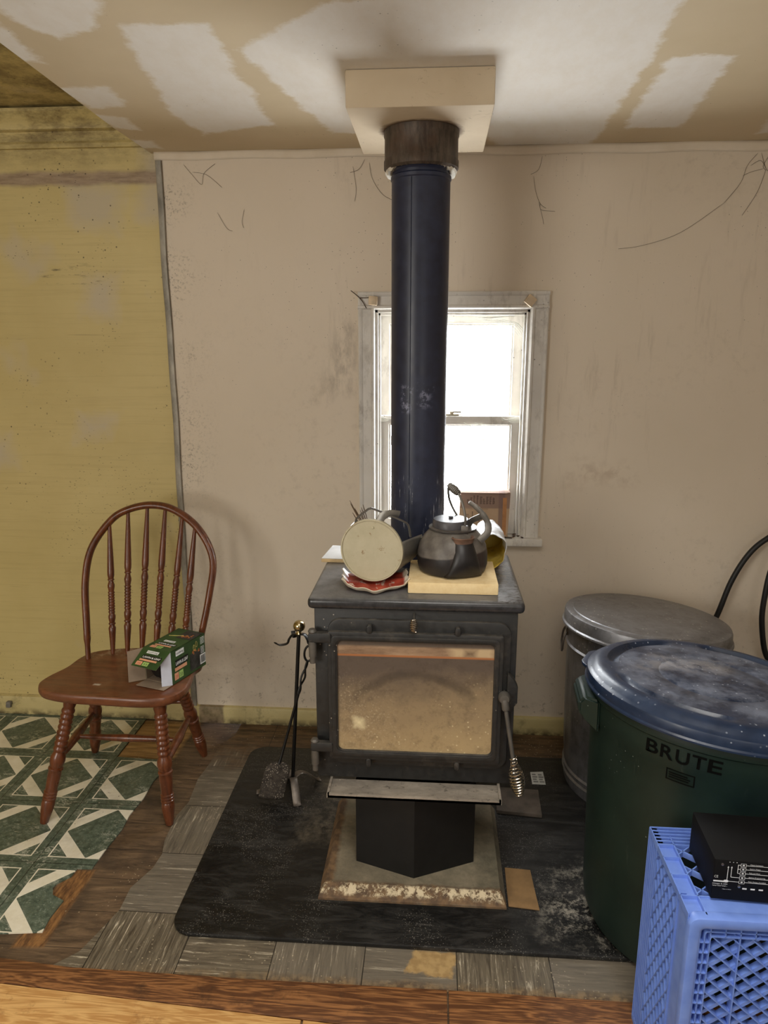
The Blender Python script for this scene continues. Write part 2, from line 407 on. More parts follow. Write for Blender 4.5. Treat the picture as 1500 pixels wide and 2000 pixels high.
def m_grey():
    n = NT('worn grey brown streaked tile'); x, y, z = n.xyz(); s = .228
    i = n.M('ADD', n.M('DIVIDE', n.M('ADD', x, .611), s), 40); j = n.M('ADD', n.M('DIVIDE', n.M('SUBTRACT', y, 1.577), s), 40)
    par = n.M('MODULO', n.M('ADD', n.M('FLOOR', i), n.M('FLOOR', j)), 2.0); par = n.M('GREATER_THAN', par, .5)
    fi, fj = n.M('FRACT', i), n.M('FRACT', j)
    e = n.M('MAXIMUM', n.M('ABSOLUTE', n.M('SUBTRACT', fi, .5)), n.M('ABSOLUTE', n.M('SUBTRACT', fj, .5)))
    seam = n.M('GREATER_THAN', e, .4945)
    sa, sb = n.noise(26, 6, .72, n.vs((.3, 4.2, 1)), .8), n.noise(26, 6, .72, n.vs((4.2, .3, 1)), .8)
    st = n.M('ADD', n.mul(sa, par), n.mul(sb, n.inv(par)))
    c = n.mix(n.mr(st, .35, .6), S(70, 62, 50), S(120, 110, 92))
    c = n.mix(n.mul(n.mul(n.mr(st, .585, .63), n.mr(n.noise(13, 4), .38, .6)), .9), c, S(210, 200, 176))
    tone = n.noise(1.0, 0, .5, None); wn = n.t.nodes.new('ShaderNodeTexWhiteNoise'); wn.noise_dimensions = '2D'
    cb = n.t.nodes.new('ShaderNodeCombineXYZ'); n.t.links.new(n.M('FLOOR', i), cb.inputs[0]); n.t.links.new(n.M('FLOOR', j), cb.inputs[1]); n.t.links.new(cb.outputs[0], wn.inputs[0])
    c = n.mix(n.mul(wn.outputs[0], .5), c, S(122, 115, 104))
    worn = n.mr(n.M('ADD', n.mul(n.mr(y, 2.15, 2.5), .6), n.mul(n.noise(5, 6, .7), .8)), .55, .8)
    bw = n.mix(n.mr(n.noise(4, 7, .7, n.vs((2, 12, 1))), .35, .65), S(46, 34, 22), S(112, 86, 58))
    c = n.mix(worn, c, bw)
    ad = n.poly([(-.055, 1.44), (.06, 1.425), (.075, 1.50), (-.03, 1.505)], (0, 1), .004, .018, 30)
    c = n.mix(n.mul(ad, .92), c, n.mix(n.mr(n.noise(50, 5), .4, .6), S(186, 156, 106), S(164, 134, 88)))
    edge = n.mul(n.mr(n.M('ADD', y, n.M('MULTIPLY_ADD', n.noise(14, 5, .7), .05, -.025)), 1.418, 1.395), n.mr(x, -.9, -.3))
    c = n.mix(n.mul(edge, .65), c, n.mix(n.mr(n.noise(60, 5), .4, .6), S(150, 122, 82), S(84, 62, 40)))
    c = n.mix(n.mul(seam, .85), c, S(20, 16, 12))
    c = n.mix(n.mul(n.specks(90, .2, 6, .5, .58), .7), c, S(196, 182, 152))
    return n.out(c, n.mr(n.noise(9, 4), .3, .7, .32, .55), 0, n.M('ADD', st, n.mul(seam, -2)), .25, .001, .45)
def m_plank(name, a, b, d):
    n = NT(name)
    g = n.noise(1.6, 5, .55, n.vs((1.1, 14, 1)), .6)
    rg = n.M('FRACT', n.mul(g, 11)); rg = n.mr(n.M('ABSOLUTE', n.M('SUBTRACT', rg, .5)), .1, .5)
    f = n.noise(60, 5, .7, n.vs((.12, 3, 1)))
    c = n.mix(n.mr(n.M('ADD', n.mul(rg, .55), n.mul(f, .5)), .25, .8), a, b)
    c = n.mix(n.mul(n.mr(n.noise(13, 6, .75), .56, .7), .6), c, d)
    return n.out(c, .5, 0, f, .2, .001, .4)
def m_white_paint():
    n = NT('grimy white window paint')
    c = n.mix(n.mr(n.noise(6, 5), .3, .7), S(205, 200, 192), S(222, 218, 210))
    c = n.mix(n.mul(n.mul(n.mr(n.noise(22, 6, .75, n.vs((1, 1, .5))), .5, .7), n.mr(n.noise(3, 3), .4, .6)), .55), c, S(120, 108, 94))
    c = n.mix(n.mul(n.specks(50, .14, 4, .52, .6), .8), c, S(58, 48, 38))
    return n.out(c, .5, 0, n.noise(60, 4), .2, .001, .4)

DRY, YEL, TRM, CEI, BOXM = m_drywall(), m_yellow(), m_trimyellow(), m_ceiling(), m_boxmud()
BRD, GRN, GRY, WPT = m_boards(), m_green(), m_grey(), m_white_paint()
BPL = m_plank('brown stained plank', S(92, 58, 34), S(154, 106, 64), S(56, 40, 28))
PIN = m_plank('golden pine plank', S(194, 144, 84), S(226, 182, 118), S(140, 92, 46))
OUTW = plain('plain room plaster', S(196, 184, 166), .8)

# ================================================================== room shell
b = B(); box(b, (-3.3, -1.7, -.06), (1.75, 2.80, 0)); floor = struct(obj('floor', b, BRD, smooth=False))
# green vinyl, ragged right side
gp = [(-3.2, 1.455), (-1.36, 1.45), (-.995, 1.492), (-1.0, 1.54), (-.995, 1.60), (-1.035, 1.618), (-1.05, 1.645), (-1.046, 1.66), (-1.02, 1.69), (-1.018, 1.722), (-.975, 1.725),
      (-.972, 1.80), (-.962, 1.90), (-.968, 1.97), (-.958, 2.06), (-.962, 2.15), (-.955, 2.20), (-.94, 2.285), (-1.155, 2.295), (-1.155, 2.575), (-3.2, 2.575)]
b = B(); prism(b, gp, .0002, .004); part_label(obj('vinyl_tile_covering', b, GRN, floor, False), 'green and white patterned vinyl tile')
rnd = random.Random(3)
left = [(-.92, 1.392), (-.87, 1.44), (-.845, 1.52), (-.828, 1.58), (-.832, 1.66), (-.80, 1.74), (-.795, 1.80), (-.81, 1.86), (-.815, 1.98), (-.80, 2.05), (-.812, 2.18), (-.80, 2.28), (-.80, 2.40), (-.76, 2.48), (-.76, 2.56)]
bot = [(1.65 - k*.09, 1.383 + rnd.uniform(0, .012)) for k in range(29)]
b = B(); prism(b, left + [(1.65, 2.56)] + bot, .0002, .003); part_label(obj('old_tile_covering', b, GRY, floor, False), 'worn grey brown square tile')
yb = lambda x: 1.326 - .058*(x + .831)
b = B(); prism(b, [(-2.6, yb(-2.6)), (.048, yb(.048)), (.048, 1.392), (-.4, 1.388), (-.87, 1.390), (-1.4, 1.43), (-2.6, 1.43)], .0002, .007, bev=.0015); part_label(obj('floor_plank', b, BPL, floor), 'brown stained plank')
b = B(); prism(b, [(.052, yb(.052)), (1.65, yb(1.65)), (1.65, 1.385), (.052, 1.392)], .0002, .007, bev=.0015); part_label(obj('floor_plank', b, BPL, floor), 'brown stained plank')
b = B(); prism(b, [(-2.6, .9), (-.280, .9), (-.280, yb(-.28)-.003), (-2.6, yb(-2.6)-.003)], .0002, .008, bev=.002); part_label(obj('floor_plank', b, PIN, floor), 'golden pine plank')
b = B(); prism(b, [(-.275, .9), (1.65, .9), (1.65, yb(1.65)-.003), (-.275, yb(-.275)-.003)], .0002, .008, bev=.002); part_label(obj('floor_plank', b, PIN, floor), 'golden pine plank')

# back wall drywall with the window opening
WX0, WX1, WZ0, WZ1 = -.216, .318, .798, 1.606
b = B()
for lo, hi in (((-.952, 2.58, .004), (WX0, 2.70, 2.125)), ((WX1, 2.58, .004), (1.72, 2.70, 2.125)), ((WX0, 2.58, .004), (WX1, 2.70, WZ0)), ((WX0, 2.58, WZ1), (WX1, 2.70, 2.125))):
    box(b, lo, hi)
bmesh.ops.remove_doubles(b, verts=b.verts, dist=1e-5)
struct(obj('wall_back', b, DRY, smooth=False))
b = B(); box(b, (-3.3, 2.595, 0), (-.955, 2.70, 2.32)); struct(obj('wall_left', b, YEL, smooth=False))
b = B(); box(b, (-3.35, -1.7, 0), (-3.25, 2.6, 2.3)); struct(obj('wall_side', b, YEL, smooth=False))
b = B(); box(b, (1.65, -1.7, 0), (1.75, 2.6, 2.2)); struct(obj('wall_right', b, OUTW, smooth=False))
b = B(); box(b, (-3.3, -1.75, 0), (1.75, -1.65, 2.3)); struct(obj('wall_front', b, OUTW, smooth=False))
b = B(); prism(b, [(-.955, -1.7), (1.75, -1.7), (1.75, 2.62), (-.985, 2.62), (-.985, 2.3), (-.955, 1.6)], 2.125, 2.32); struct(obj('ceiling', b, CEI, smooth=False))
b = B(); box(b, (-3.3, -1.7, 2.27), (-.955, 2.60, 2.33)); o = struct(obj('ceiling_old', b, YEL, smooth=False))
# strip of joint tape between wall and ceiling
def m_tape():
    n = NT('joint tape'); c = n.mix(n.mr(n.noise(9, 5), .3, .7), S(212, 198, 176), S(224, 212, 194))
    return n.out(c, .75, 0, n.noise(50, 5), .3, .001, .3)
b = B()
def tf(u, v):
    x = -.97 + u*2.65; return (x, 2.578 - .0012*math.sin(math.pi*v), 2.099 - .006*u + .002*math.sin(x*17) + v*(.027+.006*u))
grid(b, 60, 3, tf); t_ = struct(obj('trim_1', b, m_tape())); solidify(t_, .002)
# mouldings on the yellow wall
b = B()
prism(b, [(2.60, 2.262), (2.545, 2.262), (2.545, 2.252), (2.56, 2.235), (2.575, 2.222), (2.580, 2.205), (2.590, 2.20), (2.60, 2.20)], -3.25, -.95, 'x')
prism(b, [(2.60, 2.168), (2.582, 2.166), (2.578, 2.158), (2.584, 2.146), (2.60, 2.144)], -3.25, -.955, 'x')
struct(obj('trim_2', b, YEL))
# metal edge strip where the drywall ends
n_ = NT('bare metal edge strip'); MST = n_.out(n_.mix(n_.mr(n_.noise(20, 6, .7, n_.vs((1, 1, .4))), .35, .65), S(120, 116, 106), S(168, 162, 150)), .55, .35)
b = B(); prism(b, [(-.966, 2.594), (-.966, 2.574), (-.962, 2.5715), (-.946, 2.5715), (-.944, 2.5745), (-.944, 2.5795), (-.953, 2.5795), (-.953, 2.594)], .07, 2.098, 'z', 0)
bmesh.ops.subdivide_edges(b, edges=[e for e in b.edges if abs(e.verts[0].co.z-e.verts[1].co.z) > 1], cuts=24)
for v in b.verts: v.co.x += .0018*math.sin(v.co.z*6.1) + .0012*math.sin(v.co.z*17)
struct(obj('trim_3', b, MST))
# baseboards
b = B(); prism(b, [(2.594, .002), (2.574, .002), (2.574, .070), (2.578, .080), (2.594, .084)], -3.25, -.94, 'x'); struct(obj('baseboard_left', b, TRM))
b = B(); prism(b, [(2.5795, .002), (2.562, .002), (2.562, .064), (2.566, .071), (2.5795, .073)], -.938, 1.64, 'x'); struct(obj('baseboard_back', b, TRM))

# boxed chase round the flue on the ceiling
b = B(); box(b, (-.229, 1.885, 2.04), (.128, 2.31, 2.1245), .004)
chase = obj('flue_ceiling_box', b, BOXM); tag(chase, 'plastered square box on the ceiling around the top of the stovepipe', 'ceiling box')

# ------------------------------------------------------------------ window
win = bpy.data.objects.new('window_1', None); COL.objects.link(win); win.location = (.05, 2.58, WZ0); win['kind'] = 'structure'
b = B()
def casing_side(xo, xi):
    s = 1 if xi > xo else -1
    prof = [(xo, 2.5795), (xo, 2.562), (xo+s*.004, 2.559), (xo+s*.012, 2.560), (xo+s*.016, 2.564), (xo+s*.044, 2.564), (xo+s*.048, 2.558), (xo+s*.055, 2.558), (xi, 2.564), (xi, 2.5795)]
    prism(b, prof, .80, 1.664, 'z')
casing_side(-.275, WX0); casing_side(.380, WX1)
ct = [(2.5795, 1.666), (2.5615, 1.666), (2.558, 1.662), (2.559, 1.654), (2.563, 1.650), (2.563, 1.622), (2.557, 1.618), (2.557, 1.611), (2.563, WZ1), (2.5795, WZ1)]
prism(b, ct, -.2755, .3805, 'x')
obj('window_casing', b, WPT, win)
b = B()   # jamb lining
for lo, hi in (((WX0-.001, 2.57, WZ0), (WX0+.010, 2.735, WZ1)), ((WX1-.010, 2.57, WZ0), (WX1+.001, 2.735, WZ1)), ((WX0, 2.57, WZ1-.010), (WX1, 2.735, WZ1+.001)),
               ((WX0+.010, 2.588, WZ0), (WX0+.018, 2.60, WZ1-.01)), ((WX1-.018, 2.588, WZ0), (WX1-.010, 2.60, WZ1-.01)), ((WX0+.01, 2.588, WZ1-.018), (WX1-.01, 2.60, WZ1-.010))):
    box(b, lo, hi, .001)
obj('window_jamb', b, WPT, win)
b = B(); prism(b, [(-.30, 2.535), (.392, 2.535), (.392, 2.5795), (WX1, 2.5795), (WX1, 2.735), (WX0, 2.735), (WX0, 2.5795), (-.30, 2.5795)], .772, .800, bev=.003)
obj('window_sill', b, WPT, win)
GLS = NT('dusty window glass')
tr = GLS.t.nodes.new('ShaderNodeBsdfTransparent'); gl = GLS.t.nodes.new('ShaderNodeBsdfDiffuse'); gl.inputs[0].default_value = (*S(220, 220, 214), 1)
mx = GLS.t.nodes.new('ShaderNodeMixShader')
f_ = GLS.M('MAXIMUM', GLS.mul(GLS.mr(GLS.noise(12, 6, .7), .35, .8), .18), GLS.mul(GLS.specks(30, .16, 3, .5, .55), .9))
GLS.t.links.new(f_, mx.inputs[0]); GLS.t.links.new(tr.outputs[0], mx.inputs[1]); GLS.t.links.new(gl.outputs[0], mx.inputs[2])
GLS.t.links.new(mx.outputs[0], GLS.t.nodes['Material Output'].inputs[0])
def sash(name, x0, x1, z0, z1, y0, y1, st, tp, bt):
    b = B(); o_ = [(x0, z0), (x1, z0), (x1, z1), (x0, z1)]; i_ = [(x0+st, z0+bt), (x1-st, z0+bt), (x1-st, z1-tp), (x0+st, z1-tp)]
    ring(b, o_, i_, y0, y1, 'y', .002)
    q = .006
    ring(b, i_, [(x0+st+q, z0+bt+q), (x1-st-q, z0+bt+q), (x1-st-q, z1-tp-q), (x0+st+q, z1-tp-q)], y0+.010, y1-.004, 'y', .001)
    s_ = obj(name, b, WPT, win)
    b = B(); box(b, (x0+st+.002, (y0+y1)/2+.003, z0+bt+.002), (x1-st-.002, (y0+y1)/2+.006, z1-tp-.002)); obj('glass_pane', b, GLS.m, s_, False)
    return s_
sash('upper_sash', WX0+.011, WX1-.011, 1.205, WZ1-.011, 2.655, 2.688, .034, .034, .028)
sash('lower_sash', WX0+.011, WX1-.011, .800, 1.236, 2.612, 2.645, .034, .030, .05)
# storm sash rail seen through the lower pane
b = B(); box(b, (WX0+.011, 2.71, 1.115), (WX1-.011, 2.73, 1.150), .002); box(b, (WX0+.011, 2.71, .80), (WX1-.011, 2.73, .835), .002); obj('storm_rail', b, WPT, win)
LOCK = plain('dull brass lock', S(150, 140, 120), .45, .6)
b = B(); box(b, (.035, 2.618, 1.236), (.085, 2.640, 1.243), .002); lathe(b, [(.008, 1.242), (.008, 1.252), (0, 1.252)], 16, Matrix.Translation((.058, 2.629, 0))); box(b, (.058, 2.606, 1.248), (.092, 2.616, 1.254), .002)
obj('sash_lock', b, LOCK, win)
BLK = plain('yellowed plastic bracket', S(214, 192, 160), .5)
for cx, cz, a, ww in ((-.2215, 1.635, 4, .030), (.3135, 1.633, 38, .032)):
    M_ = Matrix.Translation((cx, 2.552, cz)) @ Matrix.Rotation(R(a), 4, 'Y')
    b = B(); box(b, (-ww/2, -.012, -ww/2), (ww/2, .010, ww/2), .003, M_); box(b, (-ww/2+.005, -.0135, -ww/2+.005), (ww/2-.005, -.011, ww/2-.005), .001, M_)
    obj('blind_bracket', b, BLK, win)
# ================================================================== materials of the things
def m_iron(name, dust=.35):
    n = NT(name); f = n.noise(55, 5, .65)
    c = n.mix(n.mr(f, .3, .7), S(28, 28, 28), S(42, 42, 41))
    nz = n.t.nodes.new('ShaderNodeNewGeometry'); sp = n.t.nodes.new('ShaderNodeSeparateXYZ'); n.t.links.new(nz.outputs['Normal'], sp.inputs[0])
    up = n.mr(sp.outputs[2], .5, .95)
    d = n.mul(n.mul(up, n.mr(n.noise(16, 6, .75), .35, .7)), dust)
    c = n.mix(d, c, S(150, 142, 130))
    c = n.mix(n.mul(n.specks(70, .14, 4, .55, .62), .8), c, S(170, 160, 146))
    c = n.mix(n.mul(n.mul(n.mr(n.noise(9, 6, .75), .56, .72), .4), 1), c, S(92, 84, 74))
    return n.out(c, n.mr(f, .3, .7, .42, .58), .0, f, .25, .0012, .5)
IRON = m_iron('matte black stove iron')
def m_stovetop():
    n = NT('dusty black stove plate'); f = n.noise(60, 5, .65)
    c = n.mix(n.mr(f, .3, .7), S(38, 38, 40), S(58, 58, 60))
    nz = n.t.nodes.new('ShaderNodeNewGeometry'); sp = n.t.nodes.new('ShaderNodeSeparateXYZ'); n.t.links.new(nz.outputs['Normal'], sp.inputs[0])
    up = n.mr(sp.outputs[2], .6, .95); x, y, z = n.xyz()
    c = n.mix(n.mul(n.mul(up, n.mr(n.noise(7, 6, .7), .25, .6)), .45), c, S(150, 150, 150))
    crumbs = n.mul(n.mr(n.noise(46, 6, .8, n.vs((1, 2, 1))), .50, .58), n.mr(n.M('ADD', x, n.mul(n.noise(9, 3), .05)), .215, .25))
    c = n.mix(n.mul(n.mul(crumbs, up), .9), c, S(36, 26, 20))
    return n.out(c, .27, 0, f, .15, .001, .5)
STOP = m_stovetop()
PED = plain('soot black steel', S(10, 10, 10), .55, 0, .3, 40)
def m_base():
    n = NT('ash covered pedestal base'); x, y, z = n.xyz()
    c = n.mix(n.mr(n.noise(9, 6, .7), .3, .7), S(100, 93, 78), S(146, 135, 113))
    c = n.mix(n.mul(n.mr(n.noise(6, 5, .7), .5, .7), .6), c, S(56, 58, 48))
    rust = n.M('MAXIMUM', n.poly([(-.27, -.2275), (.27, -.2275), (.25, -.185), (-.25, -.185)], (0, 1), .006, .012, 30), n.poly([(-.27, -.23), (-.215, -.23), (-.222, .2), (-.27, .2)], (0, 1), .006, .012, 30))
    c = n.mix(n.mul(rust, .9), c, n.mix(n.mr(n.noise(40, 5), .4, .65), S(84, 64, 48), S(128, 100, 70)))
    crust = n.mul(n.poly([(-.25, -.213), (.245, -.213), (.245, -.190), (-.25, -.190)], (0, 1), .004, .010, 40), n.mr(n.noise(34, 6, .82), .47, .53))
    c = n.mix(crust, c, S(208, 192, 160))
    return n.out(c, .75, 0, n.M('ADD', n.noise(60, 5), crust), .5, .003, .3)
BASE = m_base()
def m_lip():
    n = NT('ash dusted steel lip')
    c = n.mix(n.mr(n.noise(14, 6, .75, n.vs((.5, 1, 1))), .3, .7), S(104, 98, 90), S(166, 156, 142))
    c = n.mix(n.mul(n.specks(80, .2, 4, .48, .55), .8), c, S(190, 180, 162))
    c = n.mix(n.mul(n.mr(n.noise(40, 5, .8), .58, .66), .6), c, S(44, 38, 34))
    return n.out(c, .7, 0, n.noise(60, 5), .4, .002, .3)
LIP = m_lip()
def m_glass():
    n = NT('sooty stove glass'); x, y, z = n.xyz(); z = n.M('ADD', z, .016); n._xyz = [x, y, z]
    big = n.noise(6, 6, .72, n.vs((1, 1, 1.2)))
    h = n.M('ADD', n.M('ADD', n.M('DIVIDE', n.M('SUBTRACT', .735, z), .315), n.M('MULTIPLY_ADD', big, .5, -.25)), n.M('MULTIPLY_ADD', x, .35, 0.0))
    c = n.mix(n.mr(h, .25, .62), S(92, 80, 70), S(148, 128, 98))
    c = n.mix(n.mul(n.mr(h, .7, 1.05), .8), c, S(176, 154, 114))
    c = n.mix(n.mul(n.mr(n.noise(34, 6, .78), .48, .66), .35), c, S(66, 54, 44))
    # arched smoke line
    rr = n.M('SQRT', n.M('ADD', n.M('POWER', n.M('MULTIPLY', n.M('ADD', x, .0), .75), 2.0), n.M('POWER', n.M('SUBTRACT', z, .52), 2.0)))
    arc = n.mr(n.M('ABSOLUTE', n.M('SUBTRACT', n.M('ADD', rr, n.M('MULTIPLY_ADD', n.noise(12, 4), .03, -.015)), .125)), .016, .004)
    c = n.mix(n.mul(n.mul(arc, n.mr(z, .56, .6)), .5), c, S(64, 56, 48))
    # lit fire brick seen through a clearer strip, painted onto the pane
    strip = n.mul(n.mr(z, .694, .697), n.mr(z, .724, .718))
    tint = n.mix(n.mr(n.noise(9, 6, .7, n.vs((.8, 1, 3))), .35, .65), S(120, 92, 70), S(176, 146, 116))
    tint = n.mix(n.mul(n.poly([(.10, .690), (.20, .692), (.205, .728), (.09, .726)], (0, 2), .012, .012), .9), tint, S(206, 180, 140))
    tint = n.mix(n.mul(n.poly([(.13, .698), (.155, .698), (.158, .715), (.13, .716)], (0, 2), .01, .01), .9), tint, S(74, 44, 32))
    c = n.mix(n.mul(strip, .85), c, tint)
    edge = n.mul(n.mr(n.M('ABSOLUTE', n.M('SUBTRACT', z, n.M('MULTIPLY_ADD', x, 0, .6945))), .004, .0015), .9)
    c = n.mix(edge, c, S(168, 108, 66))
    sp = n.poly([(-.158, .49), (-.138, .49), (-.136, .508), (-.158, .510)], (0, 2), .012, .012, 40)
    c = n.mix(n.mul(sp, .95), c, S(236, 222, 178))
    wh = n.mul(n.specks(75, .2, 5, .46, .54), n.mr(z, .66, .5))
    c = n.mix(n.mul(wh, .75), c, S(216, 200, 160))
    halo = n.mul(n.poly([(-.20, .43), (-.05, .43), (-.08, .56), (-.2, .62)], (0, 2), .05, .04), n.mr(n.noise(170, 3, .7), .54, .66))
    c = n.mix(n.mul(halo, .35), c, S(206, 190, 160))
    return n.out(c, .55, 0, None, spec=.3, coat=.35)
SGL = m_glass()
CHR = plain('worn chrome spring wire', S(206, 194, 176), .22, 1.0, .1)
GIR = plain('grey cast pin', S(96, 92, 86), .5, .3)
def m_pipe():
    n = NT('black stovepipe enamel with glare tint'); x, y, z = n.xyz(); f = n.noise(30, 4)
    c = n.mix(n.mr(f, .3, .7), S(30, 35, 55), S(41, 47, 70))  # blue lift in the black base colour stands for window glare
    sc_ = n.mul(n.mr(n.noise(18, 5, .8, n.vs((3, 3, .25))), .70, .73), n.mr(n.noise(4, 3), .5, .58))
    c = n.mix(n.mul(sc_, .8), c, S(150, 150, 160))
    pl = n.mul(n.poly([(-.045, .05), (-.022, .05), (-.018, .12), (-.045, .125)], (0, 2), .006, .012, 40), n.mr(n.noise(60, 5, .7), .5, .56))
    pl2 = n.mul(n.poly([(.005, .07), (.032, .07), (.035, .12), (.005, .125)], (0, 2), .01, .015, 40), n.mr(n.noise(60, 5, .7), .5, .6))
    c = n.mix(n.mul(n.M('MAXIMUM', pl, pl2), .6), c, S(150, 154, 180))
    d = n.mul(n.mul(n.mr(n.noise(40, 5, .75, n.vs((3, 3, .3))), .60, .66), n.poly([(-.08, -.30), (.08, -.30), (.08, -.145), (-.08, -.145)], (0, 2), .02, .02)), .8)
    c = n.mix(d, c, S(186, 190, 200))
    return n.out(c, n.mr(f, .3, .7, .36, .46), 0, n.noise(120, 3), .05, .0005, .5)
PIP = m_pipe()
def m_rust():
    n = NT('smoke browned flue collar')
    f = n.noise(20, 6, .75, n.vs((2.5, 2.5, .5)))
    c = n.mix(n.mr(f, .35, .65), S(58, 50, 44), S(100, 88, 76))
    c = n.mix(n.mul(n.mr(n.noise(9, 6, .7), .5, .7), .7), c, S(84, 60, 44))
    return n.out(c, .55, .35, f, .3, .002, .4)
COLR = m_rust()

# ================================================================== stove board and stove
def m_mat():
    n = NT('black textured stove board'); x, y, z = n.xyz(); f = n.noise(40, 6, .7)
    br = n.noise(7, 6, .75, n.vs((1, 4, 1)), .8)
    c = n.mix(n.mr(f, .3, .7), S(8, 8, 8), S(18, 18, 17))
    c = n.mix(n.mul(n.mr(br, .47, .7), .5), c, S(66, 64, 60))
    c = n.mix(n.mul(n.specks(190, .26, 5, .46, .56), .7), c, S(140, 136, 128))
    sw = n.mul(n.mr(n.noise(60, 5, .8, n.vs((.25, 1.6, 1), (0, 0, .35))), .58, .68), n.mr(n.noise(5, 4), .42, .6))
    c = n.mix(n.mul(sw, .6), c, S(112, 108, 102))
    ash = n.mul(n.poly([(.38, -.36), (.56, -.38), (.56, -.10), (.43, -.17), (.36, -.26)], (0, 1), .06, .07, 14), n.mr(n.noise(28, 7, .82), .48, .60))
    c = n.mix(n.mul(ash, .7), c, S(168, 162, 148))
    a2 = n.mul(n.poly([(-.34, -.05), (-.22, -.05), (-.22, .25), (-.30, .25)], (0, 1), .05, .05, 14), n.mr(n.noise(20, 7, .8), .42, .62))
    c = n.mix(n.mul(a2, .55), c, S(140, 130, 112))
    return n.out(c, n.mr(br, .35, .7, .34, .6), 0, n.M('ADD', f, n.mul(br, .5)), .5, .0015, .5)
b = B(); prism(b, rrect(-.667, 1.503, .60, 2.385, .06, 8), .0035, .016, 'z', .004)
mt = obj('stove_board', b, m_mat()); mt.data.transform(Matrix.Translation((.05, -1.94, 0))); mt.location = (-.05, 1.94, 0)
tag(mt, 'black rounded floor mat under the wood stove', 'mat')

SX, SY = -.045, 1.95
st = thing('wood_stove', 'black pedestal wood stove with sooty glass door below the stovepipe', 'stove', (SX, 1.863, .016))
b = B()
prism(b, [(-.298, 1.640), (.210, 1.640), (.210, 2.06), (-.298, 2.06)], .016, .022)
lo = [(-.298, 1.640), (.210, 1.640), (.210, 2.06), (-.298, 2.06)]; hi = [(-.283, 1.672), (.195, 1.672), (.195, 2.05), (-.283, 2.05)]
L = [b.verts.new((*p, .022)) for p in lo]; H_ = [b.verts.new((*p, .046)) for p in hi]
b.faces.new(H_)
for i in range(4): b.faces.new((L[i], L[(i+1) % 4], H_[(i+1) % 4], H_[i]))
obj('pedestal_base', b, BASE, st, True, 20)
b = B(); prism(b, [(-.206, 1.760), (-.040, 1.702), (.128, 1.780), (.128, 2.03), (-.206, 2.03)], .045, .304); obj('pedestal', b, PED, st, False)
b = B(); box(b, (-.310, 1.750, .320), (.220, 2.17, .818), .004); obj('firebox', b, IRON, st)
b = B(); box(b, (-.326, 1.738, .814), (.236, 2.19, .845), .012, seg=4); obj('top_plate', b, STOP, st)
b = B()
prism(b, [(-.272, 1.675), (.188, 1.675), (.190, 1.752), (-.275, 1.752)], .306, .313)
prism(b, [(-.272, 1.675), (.188, 1.675), (.188, 1.681), (-.272, 1.681)], .306, .319)
for a_, c_ in ((-.2745, -.268), (.183, .1895)): prism(b, [(a_, 1.675), (c_, 1.675), (c_, 1.752), (a_, 1.752)], .306, .319)
obj('ash_lip', b, LIP, st, False)
b = B(); ring(b, rrect(-.274, .372, .204, .790, .035), rrect(-.252, .412, .165, .742, .02), 1.7365, 1.752, 'y', .003); obj('door_surround', b, IRON, st)
dr = None
b = B(); ring(b, rrect(-.272, .394, .184, .760, .006), rrect(-.247, .420, .161, .735, .014), 1.722, 1.739, 'y', .0025)
ring(b, rrect(-.262, .404, .174, .750, .012), rrect(-.251, .416, .165, .739, .016), 1.7195, 1.723, 'y', .001)
dr = obj('door', b, IRON, st)
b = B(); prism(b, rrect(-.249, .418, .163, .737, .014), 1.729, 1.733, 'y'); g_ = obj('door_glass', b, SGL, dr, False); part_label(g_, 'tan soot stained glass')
for x, z, s in ((-.162, .757, 1), (.066, .756, 1), (-.166, .397, -1), (.071, .397, -1)):
    b = B(); pr = rrect(x-.0075, min(z, z+s*.024), x+.0075, max(z, z+s*.024), .0072); prism(b, pr, 1.7195, 1.738, 'y', .003); obj('glass_clip', b, IRON, dr)
for z0, z1, zc in ((.730, .756, .70), (.415, .440, .385)):
    b = B(); prism(b, rrect(-.322, z0, -.262, z1, .006), 1.718, 1.738, 'y', .002)
    hg = obj('hinge', b, IRON, dr)
    b = B(); lathe(b, [(0, zc-.03), (.008, zc-.03), (.008, z0), ], 20, Matrix.Translation((-.312, 1.727, 0))); lathe(b, [(.010, zc-.012), (.0105, zc+.018), (.010, z0+.001)], 20, Matrix.Translation((-.312, 1.727, 0)))
    lathe(b, [(.010, z1-.001), (.0115, z1+.003), (.008, z1+.009), (0, z1+.010)], 20, Matrix.Translation((-.312, 1.727, 0))); part_label(obj('hinge_pin', b, GIR, dr), 'rusty grey pin')
# latch and handle
b = B(); prism(b, [(.196, .66), (.214, .64), (.224, .62), (.224, .575), (.21, .555), (.196, .55)], 1.722, 1.75, 'y', .003); obj('latch_block', b, IRON, st)
hd = None
b = B(); lathe(b, [(0, 0), (.0155, 0), (.0155, .012), (.012, .020), (0, .022)], 24, axisM((.189, 1.7225, .594), (.189, 1.60, .594)))
lathe(b, [(.010, 0), (.010, .03), (.007, .034)], 16, axisM((.189, 1.712, .596), (.193, 1.700, .566)))
tube(b, spline([(.191, 1.708, .585), (.195, 1.700, .555), (.206, 1.695, .49), (.216, 1.690, .43), (.228, 1.682, .345)], 6), .0055, 12)
hd = obj('door_handle', b, GIR, st)
b = B(); tube(b, coil((.2145, 1.691, .440), (.235, 1.680, .334), lambda t: .0085 + .0115*math.sin(math.pi*min(1, max(0, (t-.18)/.82)))**1.0 * (1 if t > .18 else 0) - .0005*t, 13, 14), .0019, 6); part_label(obj('spring_grip', b, CHR, hd), 'bright coiled wire grip')
b = B(); tube(b, [(-.047, 1.752, .806), (-.047, 1.715, .801), (-.047, 1.705, .793)], .0035, 8); dk = obj('draft_rod', b, IRON, st)
